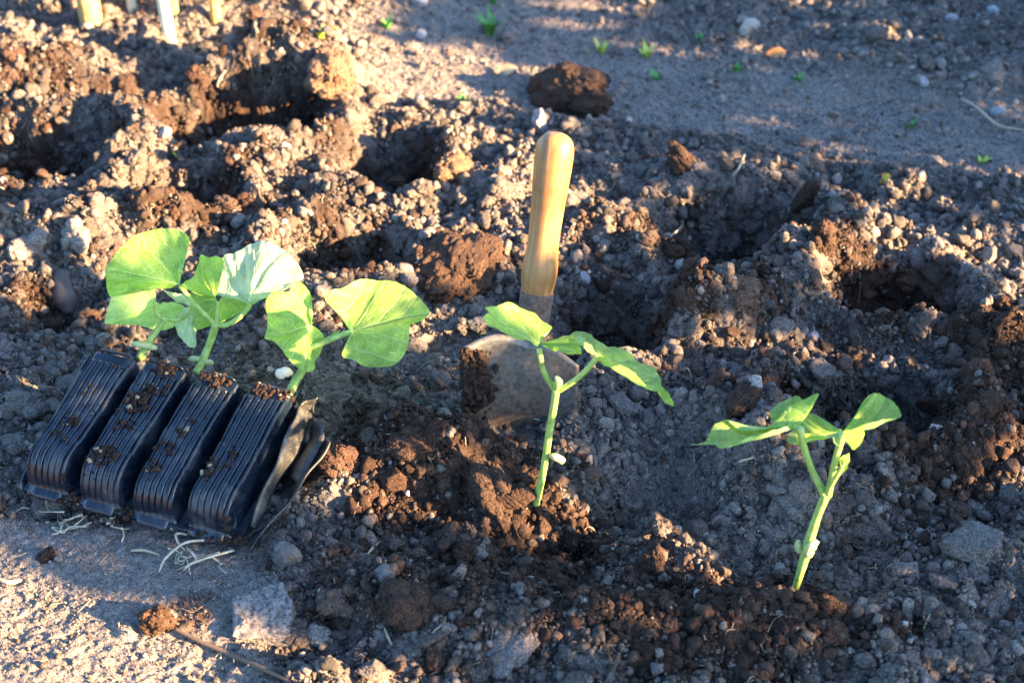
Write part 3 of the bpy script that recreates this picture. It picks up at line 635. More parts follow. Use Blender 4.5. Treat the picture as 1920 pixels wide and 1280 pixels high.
def tray():
    t = thing("seedling_tray", Vector(TP(2, .5)) - Vector((0, 0, .03)), "black ribbed plastic root tray of four long cells lying on its side on the soil", "seedling tray")
    def sheet(name, fn, nu, nv, thick=.0011):
        V = [fn(i / nu, j / nv) for j in range(nv + 1) for i in range(nu + 1)]; F = grid_faces(nv + 1, nu + 1)
        o = link(name, poly_mesh(name, [(V, F)], M_PLAST), t); md = o.modifiers.new("s", 'SOLIDIFY'); md.thickness = thick; md.offset = -1; return o
    g = np.random.default_rng(3)
    for c in range(4):
        sheet("cell", lambda a, v, c=c: TP(c + a * .985, v * .985, bulge_h(a, v * .985) + .0007 * math.sin(9 * v + c * 2) + .0008 * math.sin(5 * a + 3 * v + c)), 130, 70)
    for c in range(4):                              # lower halves, facing the soil
        sheet("cell", lambda a, v, c=c: TP(c + a * .985, v * .97, -.0015 - .85 * bulge_h(a, v * .97, .024, False)), 40, 30)
    # rim round the mouths and the raised side flange
    def flange(a, v):
        hh = (.0235 * (1 - v) ** .8 + .002); return TP(-.02 - .05 * a, v, hh * a)
    sheet("side_flange", flange, 6, 40)
    for c in range(4):
        V = []
        for j in range(2):
            for i in range(21):
                a = i / 20; f = .02 + .82 * a; p = TP(c + f, -.012 - .006 * j, 0); h = bulge_h(min(.75, max(.1, f)), .05, .0285, False)
                k = min(1, min(a, 1 - a) * 9); V.append(p + TN * (h * k + (.0015 if j else 0)))
        o = link("rim", poly_mesh("rim", [(V, grid_faces(2, 21))], M_PLAST), t); o.modifiers.new("s", 'SOLIDIFY').thickness = .0013
        # the compost plug that shows in the mouth of the cell
        P, F = lump(4, 40, g, .03, 1, .8, (.18, .32)); ex = (np.array(TP(1, 0)) - np.array(TP(0, 0))); 
        cc = TP(c + .42, .03, .006); ev = (TP(c, 1) - TP(c, 0)); ev /= np.linalg.norm(ev); ex_ = ex / np.linalg.norm(ex)
        W = cc + P[:, :1] * ex_ * .0145 + P[:, 1:2] * ev * .007 + P[:, 2:3] * TN * .017
        tint = np.tile(np.array([.045, .026, .018]), (len(W), 1)) * (1 + .3 * g.normal(size=(len(W), 1))).clip(.4, 2)
        link("compost_plug", mesh_np("compost_plug", W, F, M_CRUMB, True, tint), t)
    # feet: small flat tongues below each cell
    for c in range(4):
        sheet("foot_tab", lambda a, v, c=c: TP(c + .10 + .62 * a, .93 + .085 * v, .0035 - .004 * v), 4, 3)
    # hinged halves splayed open at the right-hand end
    def ruled(name, top, bot, n=24, m=5, curl=0, wav=.001):
        A = cr([list(gz(*p)) for p in top], n); B = cr([list(gz(*p)) for p in bot], n)
        V = []
        for j in range(m + 1):
            for i in range(n + 1):
                q = j / m; nn = np.cross(A[-1] - A[0], B[i] - A[i]); nn /= np.linalg.norm(nn) + 1e-9
                V.append(A[i] * (1 - q) + B[i] * q + nn * (curl * math.sin(math.pi * q) + wav * math.sin(i * .55 + q * 3)))
        o = link(name, poly_mesh(name, [(V, grid_faces(m + 1, n + 1))], M_DUST_LIT if name != 'end_wall' else M_PLAST), t); md = o.modifiers.new("s", 'SOLIDIFY'); md.thickness = .0012; return o
    ruled("hinged_half", [(562, 758, .056), (540, 815, .050), (508, 890, .038), (470, 985, .020)], [(592, 790, .030), (560, 850, .026), (520, 915, .018), (474, 992, .010)], curl=.002)
    ruled("hinged_half", [(590, 800, .016), (552, 868, .012), (508, 935, .010), (462, 1022, .006)], [(618, 828, .040), (582, 882, .034), (532, 948, .026), (463, 1034, .013)], curl=-.003)
    ruled("hinged_half", [(590, 783, .040), (575, 830, .028), (540, 890, .020)], [(606, 800, .042), (600, 840, .034), (560, 905, .022)], 16, 4, curl=.003)
    ruled("end_tongue", [(562, 760, .056), (578, 750, .058), (594, 742, .060)], [(572, 768, .048), (586, 764, .048), (590, 775, .046)], 10, 4, curl=.002)
    ruled("end_wall", [(556, 742, .056), (520, 800, .050), (480, 880, .038), (438, 990, .018)], [(566, 770, .026), (540, 830, .022), (502, 905, .016), (452, 1010, .008)], curl=-.002)
    keep_origin(t)
    # crumbs of compost lying on the cells
    g = np.random.default_rng(31); pos, rad = [], []
    cl = [(.45, .30, 12), (.5, .55, 14), (1.35, .28, 60), (1.45, .20, 46), (1.3, .36, 40), (1.4, .50, 24), (1.35, .72, 70), (1.5, .76, 40), (1.2, .80, 34), (2.3, .75, 30), (2.45, .45, 16), (2.3, .60, 22), (2.6, .34, 12),
          (3.3, .62, 26), (3.2, .70, 34), (3.5, .55, 12), (1.4, .02, 140), (2.4, .01, 90), (3.3, .02, 110), (2.05, .0, 60), (3.75, .02, 70), (.5, .12, 10), (3.9, .95, 50), (.9, .95, 46), (2.0, .97, 20), (3.4, .98, 40), (.35, .7, 12)]
    for u, v, k in cl:
        for _ in range(int(k * 1.8)):
            uu = u + g.normal() * .10; vv = v + g.normal() * .024; r = .0005 + .0022 * g.random() ** 2.2
            pos.append(TP(uu, max(-.03, min(1.01, vv)), bulge_h(uu % 1, min(.99, max(.05, vv)), .0265) + r * .6)); rad.append(r)
    for _ in range(900):
        uu = 4 * g.random(); vv = g.random(); r = .0004 + .0009 * g.random() ** 2; pos.append(TP(uu, vv, bulge_h(uu % 1, vv) + r * .5)); rad.append(r)
    pos, rad = np.array(pos), np.array(rad); ti = np.tile(np.array([.040, .024, .017]), (len(pos), 1)) * (.6 + .9 * g.random((len(pos), 1))); w_ = g.random(len(pos)); ti[w_ > .93] = (.40, .34, .22)
    link("compost_crumbs", crumb_mesh("compost_crumbs", pos, rad, ti, M_CRUMB, g), kind="stuff", label="dark compost crumbs sprinkled on the black tray", cat="compost crumbs")
    # fine pale roots hanging out of the feet
    for k, (nm, lab, pts) in enumerate([("root", "short white roots sticking out at the left foot of the tray", [(55, 935), (110, 945)]), ("root", "tangle of pale roots below the second tray cell", [(135, 975), (240, 1005)]),
                                 ("root", "long pale root loops under the right foot of the tray", [(310, 1040), (430, 1050)])]):
        parts = []
        for q in range([4, 12, 6][k]):
            a = g.random(); px = pts[0][0] + (pts[1][0] - pts[0][0]) * a + 14 * g.normal(); py = pts[0][1] + (pts[1][1] - pts[0][1]) * a - 12 + 5 * g.normal()
            p = [gz(px, py, .010)]; dx, dy = g.normal() * 14 - 6 * (k == 2), 5 + 10 * g.random()
            for s_ in range(4):
                px += dx * .7 + 11 * g.normal(); py += dy * (.8 if s_ < 2 else .3) + 6 * g.normal(); dx *= .8; h = G(px, py); p.append(h + Vector((0, 0, .002 + .003 * g.random() * (s_ < 3))))
            r = .0003 + .0003 * g.random(); parts.append(tube_vf(p, [r * 1.3, r, r, r * .8, r * .5], 20, 6, .08, q))
        if k == 2:
            for path in ([(430, 1022), (395, 1030), (350, 1035), (312, 1055), (300, 1080)], [(352, 1036), (365, 1055), (372, 1068)], [(405, 1025), (340, 1017), (335, 1030), (348, 1040)], [(440, 1040), (395, 1062), (360, 1075), (345, 1078)]):
                parts.append(tube_vf([G(*q) + Vector((0, 0, .004 + .004 * (i in (1, 2)))) for i, q in enumerate(path)], [.0008] * (len(path) - 1) + [.0004], 26, 8, .06, 3))
        link("root_tangle", poly_mesh("root_tangle", parts, M_ROOT), None, lab, "roots", "pale roots hanging out of the tray")

# ------------------------------------------------------------------ hand trowel
def trowel():
    m_w, n, b = newmat("turned_wood"); tc = N(n, "ShaderNodeTexCoord"); mp = N(n, "ShaderNodeMapping"); mp.inputs["Scale"].default_value = (260, 260, 14); n.links.new(tc.outputs["Object"], mp.inputs[0])
    g1 = noise(n, 1, 5, .65, mp.outputs[0]); g2 = noise(n, 22, 3, .6, tc.outputs["Object"])
    r = ramp(n, g1.outputs[0], [(.22, (.25, .115, .034)), (.5, (.45, .24, .078)), (.75, (.58, .35, .135))]); r2 = ramp(n, g2.outputs[0], [(.35, (.56, .50, .45)), (.62, (1.05, 1.03, 1.0))])
    n.links.new(mixc(n, r.outputs[0], r2.outputs[0], mode='MULTIPLY'), b.inputs["Base Color"]); b.inputs["Roughness"].default_value = .48; b.inputs["Coat Weight"].default_value = .10; b.inputs["Coat Roughness"].default_value = .25
    bp = N(n, "ShaderNodeBump"); bp.inputs["Distance"].default_value = .0003; bp.inputs["Strength"].default_value = .6; n.links.new(g1.outputs[0], bp.inputs["Height"]); n.links.new(bp.outputs[0], b.inputs["Normal"])
    m_s, n, b = newmat("worn_steel"); tc = N(n, "ShaderNodeTexCoord"); s1 = noise(n, 38, 5, .65, tc.outputs["Object"]); s2 = noise(n, 300, 4, .6, tc.outputs["Object"]); sep = N(n, "ShaderNodeSeparateXYZ"); n.links.new(tc.outputs["Object"], sep.inputs[0])
    mr = N(n, "ShaderNodeMapRange"); mr.inputs[1].default_value = .052; mr.inputs[2].default_value = -.012; mr.inputs[3].default_value = -.02; mr.inputs[4].default_value = .24; n.links.new(sep.outputs[2], mr.inputs[0])
    ad = N(n, "ShaderNodeMath", operation='ADD'); n.links.new(s1.outputs[0], ad.inputs[0]); n.links.new(mr.outputs[0], ad.inputs[1])
    k = ramp(n, ad.outputs[0], [(.46, (0, 0, 0)), (.58, (1, 1, 1))]); dirt = ramp(n, s2.outputs[0], [(.3, (.05, .032, .022)), (.7, (.17, .13, .10))]); st = ramp(n, s2.outputs[0], [(.3, (.085, .086, .084)), (.7, (.20, .195, .18))])
    n.links.new(mixc(n, st.outputs[0], dirt.outputs[0], fac=k.outputs[0]), b.inputs["Base Color"]); iv = ramp(n, k.outputs[0], [(0, (.6, .6, .6)), (1, (0, 0, 0))]); n.links.new(iv.outputs[0], b.inputs["Metallic"])
    rg = ramp(n, k.outputs[0], [(0, (.42, .42, .42)), (1, (.9, .9, .9))]); n.links.new(rg.outputs[0], b.inputs["Roughness"])
    bp = N(n, "ShaderNodeBump"); bp.inputs["Distance"].default_value = .0007; bp.inputs["Strength"].default_value = .5; n.links.new(s1.outputs[0], bp.inputs["Height"]); n.links.new(bp.outputs[0], b.inputs["Normal"])
    base = G(975, 778); Yb = base.y
    t = thing("hand_trowel", base, "hand trowel with a turned wooden handle standing upright in the soil", "trowel")
    top, bot = gy(1043, 262, Yb + .052), gy(1007, 545, Yb + .022); ax_ = top - bot; L = ax_.length
    q = ax_.to_track_quat('Z', 'Y'); k_ = L / 295.0
    prof = [(-12, 0), (-12, 27), (-6, 29.5), (0, 30.5), (14, 32.5), (30, 34.5), (48, 34.5), (66, 32.6), (88, 30.4), (112, 30.0), (150, 31.4), (190, 33.4), (225, 35.2), (255, 36.4), (275, 36), (288, 33.5), (297, 28.5), (304, 21), (308, 12), (309.5, 0)]
    C = cr([(a, r_, 0) for a, r_ in prof[1:-1]], 60)
    def lathe(P, sides=40):
        V = [(r_ * math.cos(2 * math.pi * s / sides), r_ * math.sin(2 * math.pi * s / sides), a) for a, r_ in P for s in range(sides)]
        F = [(i * sides + s, i * sides + (s + 1) % sides, (i + 1) * sides + (s + 1) % sides, (i + 1) * sides + s) for i in range(len(P) - 1) for s in range(sides)]
        n0 = len(V); V += [(0, 0, P[0][0]), (0, 0, P[-1][0])]; F += [((s + 1) % sides, s, n0, n0) for s in range(sides)] + [((len(P) - 1) * sides + s, (len(P) - 1) * sides + (s + 1) % sides, n0 + 1, n0 + 1) for s in range(sides)]
        return np.array(V), F
    V, F = lathe([(c[0] * k_, max(c[1], .3) * k_) for c in C])
    h = link("handle", poly_mesh("handle", [(V, F)], m_w), t); h.location = bot; h.rotation_mode = 'QUATERNION'; h.rotation_quaternion = q
    # metal socket running down into the blade
    V, F = lathe([(-14 * k_ - .052, .0085), (-14 * k_ - .045, .0092), (-14 * k_ - .03, .0102), (-14 * k_ - .012, .0110), (-12 * k_, .0114), (-3 * k_, .0116), (-2 * k_, .0112)], 32)
    fe = link("socket", poly_mesh("socket", [(V, F)], m_s), t); fe.location = bot; fe.rotation_mode = 'QUATERNION'; fe.rotation_quaternion = q
    # blade: dished plate, wide shoulders
    out = [(868, 650), (905, 632), (935, 626), (965, 632), (992, 640), (1020, 643), (1050, 658), (1086, 685)]
    V = []; nu, nv = 40, 30
    topc = cr([np.array(gy(px, py, Yb - .010 + .010 * (1 - ((px - 977) / 108.) ** 2))) for px, py in out], nu)
    for j in range(nv + 1):
        v = j / nv
        for i in range(nu + 1):
            u = i / nu * 2 - 1; p = topc[i].copy(); w_ = 1 - .06 * v - .5 * max(0, v - .62) ** 1.4
            cx = float(base.x); p[0] = cx + (p[0] - cx) * w_ ; zt = p[2]; zb = base.z - .085 + .05 * u * u * 1
            p[2] = zt * (1 - v) + zb * v; p[1] += -.016 * v - .006 * math.sin(math.pi * min(1, v * 2)) * (1 - u * u) * .4; V.append(p)
    o = link("blade", poly_mesh("blade", [(V, grid_faces(nv + 1, nu + 1))], m_s), t); md = o.modifiers.new("s", 'SOLIDIFY'); md.thickness = .0016
    keep_origin(t); t_in = t
    for ch in (h, fe): ch.matrix_parent_inverse = Matrix.Translation(-t.location)
    # mud caked on the left of the blade
    g = np.random.default_rng(5); pos, rad = [], []
    for _ in range(420):
        px = 888 + 17 * g.normal(); py = 705 + 36 * g.normal()
        if px < 868 or py < 655 or py > 790: continue
        pos.append(np.array(gy(px, py, Yb - .013 + .004 * g.random() - .02 * max(0, (py - 700) / 90.) * .8))); rad.append(.0010 + .0028 * g.random())
    pos, rad = np.array(pos), np.array(rad); ti = np.tile(WET_C * .8, (len(pos), 1)) * (.7 + .6 * g.random((len(pos), 1)))
    link("caked_mud", crumb_mesh("caked_mud", pos, rad, ti, M_CRUMB, g), t, "dark wet soil caked on the blade").matrix_parent_inverse = Matrix.Translation(-t.location)

# ------------------------------------------------------------------ clods, stones and bits lying about
PROT = []
def clods():
    g = np.random.default_rng(77)
    for k in range(14):
        P, F = lump(5, [14, 22, 34, 50][k % 4], g, .012, .85, .72, (.18, .52)) if k % 3 else chip(5, g, 13, .012); P = P * (1 + .06 * fbm(P[:, 0] + P[:, 2] * 2, P[:, 1] - P[:, 2], 5, 4, 421 + k, .6))[:, None]; PROT.append(mesh_np("soil_clod", P, F, M_CLOD))
    crumbly = []; CH = [chip(2, g) if q % 2 else lump(2, 6, g, .07) for q in range(12)]
    for k in range(5):
        P, F = lump(5, 90, g, .016, .9, .74, (.16, .42)); P = P * (1 + .05 * fbm(P[:, 0] + P[:, 2] * 2, P[:, 1] - P[:, 2], 6, 4, 401 + k, .6))[:, None]
        Vs, Fs = [P], [F]; off = len(P); rc = .022 + .10 * g.random(620) ** 3; si = g.integers(len(P), size=620); RM = rotm(g, 620)
        for q in range(620):                        # grains sticking to the clod
            cp, cf = CH[q % 12]; Vs.append(cp @ RM[q].T * rc[q] + P[si[q]] * (1 - rc[q] * .25)); Fs.append(cf + off); off += len(cp)
        P, F = np.concatenate(Vs), np.concatenate(Fs); crumbly.append(mesh_np("soil_clod", P, F, M_CLOD))
    def put(px, py, r, col, label=None, group=None, proto=None, sq=(1, 1, 1), lift=.35, name="soil_clod", cat="soil clod", rot=None):
        p = G(px, py); o = link(name, proto or PROT[g.integers(len(PROT))], None, label, cat, group)
        o.location = (p.x, p.y + r * .3, p.z + r * lift * sq[2]); o.scale = (r * sq[0], r * sq[1], r * sq[2])
        o.rotation_euler = rot or (g.normal() * .3, g.normal() * .3, g.random() * 6.28); o.color = (*[float(c) for c in col], 1); return o
    D, W_ = tuple(DRY_C), tuple(WET_C); BR = (.072, .044, .030); MID = (.14, .10, .075)
    # ones a viewer can single out: px, py of the foot, radius m, colour, crumbly?, label
    S = [(1072, 205, .050, BR, 0, "large dark brown clod on the edge of the path behind the trowel handle", (1.0, .75, .62)),
         (1105, 215, .013, MID, None, "knobbly lump propping the big brown clod on the path", (.6, .7, 1.1)),
         (292, 1182, .0115, (.10, .055, .031), 1, "small orange-brown clod on the smooth soil beside the twig", (1, 1, .95)),
         (86, 1050, .006, W_, 2, "tiny dark crumbly clod on the flat grey soil below the tray", (1, 1, .9)),
         (765, 1165, .019, BR, 3, "rounded brown clod in the dark soil in front of the centre seedling", (1, .9, .8)),
         (632, 1150, .0125, MID, None, "round grey-brown clod just right of the pale brick fragment", (1, 1, .9)),
         (925, 945, .022, BR, 4, "crumbly brown lump left of the centre seedling's foot", (1.2, .9, .75)),
         (775, 850, .016, BR, 0, "rusty brown crumbly clod between the tray and the trowel", (1.1, .9, .8)),
         (1224, 1075, .012, BR, 1, "upright brown clod standing between the two planted seedlings", (.7, .7, 1.2)),
         (862, 525, .036, (.085, .050, .032), 2, "broad brown clod left of the trowel handle", (1.25, .8, .55)),
         (145, 470, .020, (.34, .29, .24), None, "pale clod with angular corners in sunlight left of the tray leaves", (.95, .8, .9)),
         (60, 475, .021, (.30, .26, .22), None, "wide pale sunlit clod at the left edge above the tray", (1.2, .8, .7)),
         (620, 160, .030, (.20, .13, .085), 3, "big sunlit clod overhanging the farthest hole", (1.1, .8, .85)),
         (1508, 395, .016, BR, 4, "rusty upright clod on the rim of the hole right of the trowel", (.6, .6, 1.5)),
         (1280, 320, .016, BR, 0, "dark rusty clod on the bank behind the right holes", (1.2, .9, .8)),
         (1525, 320, .012, (.24, .16, .11), None, "isolated tan clod where the path meets the bed", (1.1, .9, .8)),
         (1545, 470, .016, BR, 1, "rust-coloured clod on the left rim of the shaded right hole", (.8, .8, 1.3)),
         (1395, 560, .014, (.16, .10, .065), 2, "sunlit brown clod at the left of the far right hole", (1.3, .9, .7)),
         (1395, 770, .015, BR, 3, "orange-brown crumbly clod above the right seedling's left leaf", (1.2, .8, .8)),
         (850, 330, .018, (.20, .13, .08), 4, "bright sunlit crumbly clod left of the trowel handle top", (1.1, .8, .8)),
         (745, 340, .012, (.2, .13, .09), None, "rounded clod in the shaded hole left of the trowel handle", (1, 1, .9)),
         (1545, 985, .0085, (.22, .15, .11), None, "smooth tan pebble-like clod right of the near seedling's stem", (.9, .9, 1)),
         (635, 880, .013, (.09, .05, .033), 0, "dark crumbly clod touching the right end of the tray", (1, 1, .9)),
         (1830, 1045, .018, D, None, "pale grey clod near the right edge of the picture", (1.2, .9, .75)),
         (1835, 975, .010, D, None, "small grey round clod above the pale grey clod at the right", (1.1, .9, .9)),
         (1165, 770, .010, D, None, "grey clod just right of the trowel blade", (1, 1, .9)),
         (600, 1205, .0095, (.30, .27, .24), None, "grey rounded stone-like clod right of the brick fragment", (1, .8, .9)),
         (950, 1245, .016, (.20, .18, .165), None, "grey clod at the bottom edge below the brown mound", (1.2, .9, .7)),
         (45, 775, .013, D, None, "largest grey clod beside the left end of the tray", (1.1, 1, .9))]
    for px, py, r, c, cb, lab, sq in S: put(px, py, r, c, lab, None, None if cb is None else crumbly[cb], sq)
    LM = [(250, 600, "the tray's left mouth"), (40, 800, "the tray's left flange"), (650, 860, "the tray's splayed right end"), (240, 1000, "the tray's feet"), (490, 1160, "the brick fragment"), (538, 1045, "the dark square stone"),
          (1005, 950, "the centre seedling's foot"), (1490, 1110, "the near seedling's foot"), (975, 720, "the trowel blade"), (1040, 400, "the trowel handle"), (1075, 145, "the big brown clod"), (1405, 55, "the white ridge stone"),
          (915, 50, "the green grass tuft"), (240, 60, "the row of stalks"), (450, 190, "the farthest hole"), (60, 245, "the hole at the left edge"), (322, 335, "the small hole above the tray leaves"), (740, 300, "the hole left of the handle top"),
          (645, 485, "the hole behind the right tray leaf"), (1362, 425, "the wide hole right of the handle"), (1668, 570, "the far right hole"), (1640, 765, "the hole behind the near seedling"), (1150, 590, "the hollow behind the trowel"),
          (1220, 900, "the smooth hollow"), (145, 440, "the pale angular clod"), (860, 905, "the brown mound"), (1850, 660, "the dark mound at the right edge"), (1320, 600, "the dark mound right of the trowel"),
          (1300, 1200, "the dark front soil"), (1750, 1150, "the bottom right corner"), (1700, 400, "the crumbly right bank"), (1500, 250, "the trodden path"), (600, 380, "the bright rim behind the tray"), (1800, 990, "the grey soil at the right edge"), (700, 1150, "the front clod row")]
    n = 0; tries = 0; used = {}
    while n < 235 and tries < 9000:
        tries += 1; py = 1300 * g.random() ** .85; px = 1960 * g.random() - 20
        pm, fm = float(pathmask(px, py)), float(flatmask(px, py)); cup = float(smoothcup(px, py))
        if g.random() < .85 * max(pm, fm, cup): continue
        if 30 < px < 640 and 640 < py < 1050 and (py - 640) > 0 and px > 190 - (py - 645) * .55 and px < 600: continue
        if math.hypot(px - 1005, py - 945) < 35 or math.hypot(px - 1490, py - 1110) < 40 or (860 < px < 1095 and 640 < py < 800): continue
        r = .0052 * (1 - g.random() * .93) ** -.42 * (1 + .35 * (py < 400)); r = min(r, .017)
        p = G(px, py); kv = float(sst(.22, .62, wet(np.array(p.x), np.array(p.y)))); j = 1 + .18 * g.normal(); j = min(1.5, max(.6, j))
        c = (DRY_C * (1 - kv) + np.array([.080, .045, .029]) * kv) * j; dry = kv < .5
        sx, sy, nm = min(LM, key=lambda m: math.hypot(m[0] - px, (m[1] - py) * 1.5)); dx, dy = px - sx, (py - sy) * 1.5
        lab = ("large " if r > .0105 else "mid-sized " if r > .0075 else "small ") + (("pale grey" if j > 1.1 else "dark grey" if j < .88 else "grey") if dry else ("rusty brown" if j > 1.1 else "dark brown")) + " clod "
        a = math.degrees(math.atan2(-dy, dx)) % 360; far_ = "close " if math.hypot(dx, dy) < 80 else ""
        lab += (far_ + ["right of", "behind and right of", "behind", "behind and left of", "left of", "in front and left of", "in front of", "in front and right of"][int((a + 22.5) // 45) % 8]) + " " + nm
        if len(lab.split()) > 16: lab = lab.replace('close ', '').replace('mid-sized ', '')
        if used.get(lab, 0) >= 1: continue
        used[lab] = 1
        put(px, py, r, c, lab, "soil clods strewn over the bed", crumbly[g.integers(5)] if (not dry and g.random() < .7) else None, (1, .75 + .3 * g.random(), .7 + .25 * g.random()), .3)
        n += 1
    # stones
    m_st, nn, bb = newmat("stone"); oi = N(nn, "ShaderNodeObjectInfo"); tcn = N(nn, "ShaderNodeTexCoord"); z = noise(nn, 2.5, 5, .65, tcn.outputs["Object"]); zr = ramp(nn, z.outputs[0], [(.3, (.55, .53, .52)), (.7, (1.2, 1.2, 1.2))])
    nn.links.new(mixc(nn, oi.outputs["Color"], zr.outputs[0], mode='MULTIPLY'), bb.inputs["Base Color"]); bb.inputs["Roughness"].default_value = .7
    bq = N(nn, "ShaderNodeBump"); bq.inputs["Distance"].default_value = .15; bq.inputs["Strength"].default_value = .6; nn.links.new(z.outputs[0], bq.inputs["Height"]); nn.links.new(bq.outputs[0], bb.inputs["Normal"])
    def angular(seed, nplanes=12):
        gg = np.random.default_rng(seed); V, F = ICO[4]; nrm = gg.normal(size=(nplanes, 3)); nrm /= np.linalg.norm(nrm, axis=1)[:, None]; dd = .6 + .3 * gg.random(nplanes)
        V = V / np.linalg.norm(V, axis=1)[:, None]; dt = np.maximum(V @ nrm.T, 1e-3); r = np.minimum(1, (dd / dt).min(1)); return mesh_np("stone", V * r[:, None] * (1 + .012 * gg.normal(size=(len(V), 1))), F, m_st)
    ST_ = [angular(k, 10 + k) for k in range(6)]
    for i, (px, py, r, c, lab, sq) in enumerate([(1405, 62, .013, (.62, .58, .48), "white stone on the low ridge beyond the path", (1.2, .9, .8)), (1014, 246, .0125, (.42, .42, .43), "pointed pale grey stone behind the trowel handle top", (.8, .6, 1.3)),
            (1095, 528, .0058, (.50, .50, .50), "small whitish pebble in the hollow right of the handle foot", (1, 1, 1.1)), (1862, 28, .008, (.55, .55, .55), "white pebble in the top right corner", (1, 1, 1)),
            (1728, 160, .008, (.55, .55, .57), "white pebble on the dark soil at the upper right", (1, 1, 1)), (790, 72, .009, (.5, .5, .5), "white stone chip on the path left of the green tuft", (1.2, .8, .6)),
            (785, 8, .010, (.5, .5, .5), "whitish stone at the top edge near the green tuft", (1.2, .8, .8)), (538, 1065, .0125, (.17, .17, .16), "dark grey squarish stone below the right foot of the tray", (.95, .6, 1.15)),
            (720, 1090, .0075, (.22, .20, .19), "small grey stone in the brown soil", (1, 1, 1)), (1872, 218, .008, (.5, .5, .52), "white pebble at the right end of the path", (1, 1, 1)), (1785, 40, .007, (.48, .48, .5), "small pale pebble left of the top right corner", (1, 1, 1)),
            (1525, 640, .0055, (.45, .45, .46), "white pebble on the dark mound below the far right hole", (1, 1, 1)), (1100, 905, .004, (.48, .46, .43), "pale chip in the smooth hollow", (1, 1, .6)), (1640, 0, .014, (.62, .56, .44), "cream stone at the very top edge", (1.4, .8, .7)),
            (115, 790, .0055, (.48, .47, .45), "whitish pebble beside the tray's left edge", (1, 1, .8)), (90, 700, .0085, (.22, .20, .18), "angular grey stone left of the tray", (1.2, .9, .8)), (1855, 485, .009, (.33, .27, .2), "tan stone near the right edge beyond the right holes", (1.3, .9, .7)),
            (575, 1012, .004, (.34, .24, .2), "tiny pinkish pebble right of the tray foot", (1, 1, 1))]):
        put(px, py, r, c, lab, None, ST_[i % 6], sq, .4, "stone", "stone")
    # brick fragment
    b = G(490, 1165); bm = bmesh.new(); c4 = [gz(435, 1205, b.z), gz(545, 1203, b.z), gz(553, 1150, b.z), gz(536, 1108, b.z), gz(500, 1112, b.z), gz(436, 1135, b.z)]
    m_b, nn, bb = newmat("old_concrete"); z = noise(nn, 330, 6, .75); zr = ramp(nn, z.outputs[0], [(.38, (.06, .048, .040)), (.5, (.21, .185, .165)), (.62, (.36, .33, .30))]); nn.links.new(zr.outputs[0], bb.inputs["Base Color"]); bb.inputs["Roughness"].default_value = .9
    bq = N(nn, "ShaderNodeBump"); bq.inputs["Distance"].default_value = .0022; nn.links.new(z.outputs[0], bq.inputs["Height"]); nn.links.new(bq.outputs[0], bb.inputs["Normal"])
    gg = np.random.default_rng(19); V, F = ICO[6]; V = V / np.linalg.norm(V, axis=1)[:, None]
    cen = sum((np.array(q) for q in c4), np.zeros(3)) / 6; pl = [((0, -.10, 1), .0062), ((0, 0, -1), .012)]
    for a_, b_ in zip(c4, c4[1:] + c4[:1]):
        e = np.array(b_) - np.array(a_); nn_ = np.array((e[1], -e[0], .15 * abs(e[0]))); nn_ /= np.linalg.norm(nn_); m_ = (np.array(a_) + np.array(b_)) / 2 - cen
        if nn_[:2].dot(m_[:2]) < 0: nn_[:2] *= -1
        pl.append((tuple(nn_), float(nn_[:2].dot(m_[:2]))))
    r = np.full(len(V), .05)
    for nn_, d_ in pl:
        nn_ = np.array(nn_) / np.linalg.norm(nn_); q = V @ nn_; r = np.where(q > 1e-3, np.minimum(r, d_ / np.maximum(q, 1e-3)), r)
    P = V * r[:, None]; P = P + .0011 * np.stack([fbm(P[:, 0] + 3 * P[:, 2], P[:, 1] - 2 * P[:, 2], 130, 4, 301 + k, .6) for k in range(3)], 1) + .0012 * np.stack([P[:, 0] * 0, P[:, 0] * 0, fbm(P[:, 0], P[:, 1], 90, 3, 331)], 1)
    link("brick_fragment", mesh_np("brick_fragment", P * .96 + cen + np.array((0, 0, .0015)), F, m_b, True), None, "pale broken brick fragment lying flat in front of the tray", "brick fragment")
    # fine fibres, rootlets and straw bits mixed into the soil
    gf = np.random.default_rng(404); parts = []
    for _ in range(420):
        px, py = 1960 * gf.random() - 20, 1300 * gf.random() ** .8; p = G(px, py); a = gf.random() * 6.28; L = .004 + .012 * gf.random() ** 2; d = Vector((math.cos(a), math.sin(a), 0)); pp = []
        for k in range(4):
            q = p + d * L * (k / 3 - .5) + Vector((gf.normal(), gf.normal(), 0)) * L * .10; q.z = hgt(q.x, q.y) + .0016 + .002 * gf.random(); pp.append(q)
        r = .00018 + .00028 * gf.random() ** 2; parts.append(tube_vf(pp, [r, r, r, r * .5], 7, 4, 0, 1))
    link("plant_fibres", poly_mesh("plant_fibres", parts, leaf_simple("fibre", (.34, .27, .17))), None, "fine pale fibres and rootlets strewn through the soil", "plant fibres", None, "stuff")
    # twigs and straws
    m_t = leaf_simple("twig_bark", (.13, .085, .055)); m_s = leaf_simple("dry_straw", (.45, .36, .22))
    def strand(name, pts, r, mat, lab, cat, lift=.003, grp=None):
        p = [G(*q) + Vector((0, 0, lift)) for q in pts]; v = tube_vf(p, [r * .8] + [r] * (len(p) - 2) + [r * .5], 30, 8, .06, 4); link(name, poly_mesh(name, [v], mat), None, lab, cat, grp)
    strand("twig", [(328, 1185), (375, 1208), (430, 1232), (490, 1258), (545, 1285)], .0015, m_t, "long thin brown twig running off the bottom edge", "twig", .003)
    strand("dry_straw", [(1378, 876), (1392, 870), (1412, 864)], .0010, m_s, "pale straw chip in front of the near seedling's left leaf", "straw")
    strand("dry_straw", [(1180, 775), (1192, 768), (1203, 758)], .0008, m_s, "thin straw right of the trowel blade", "straw")
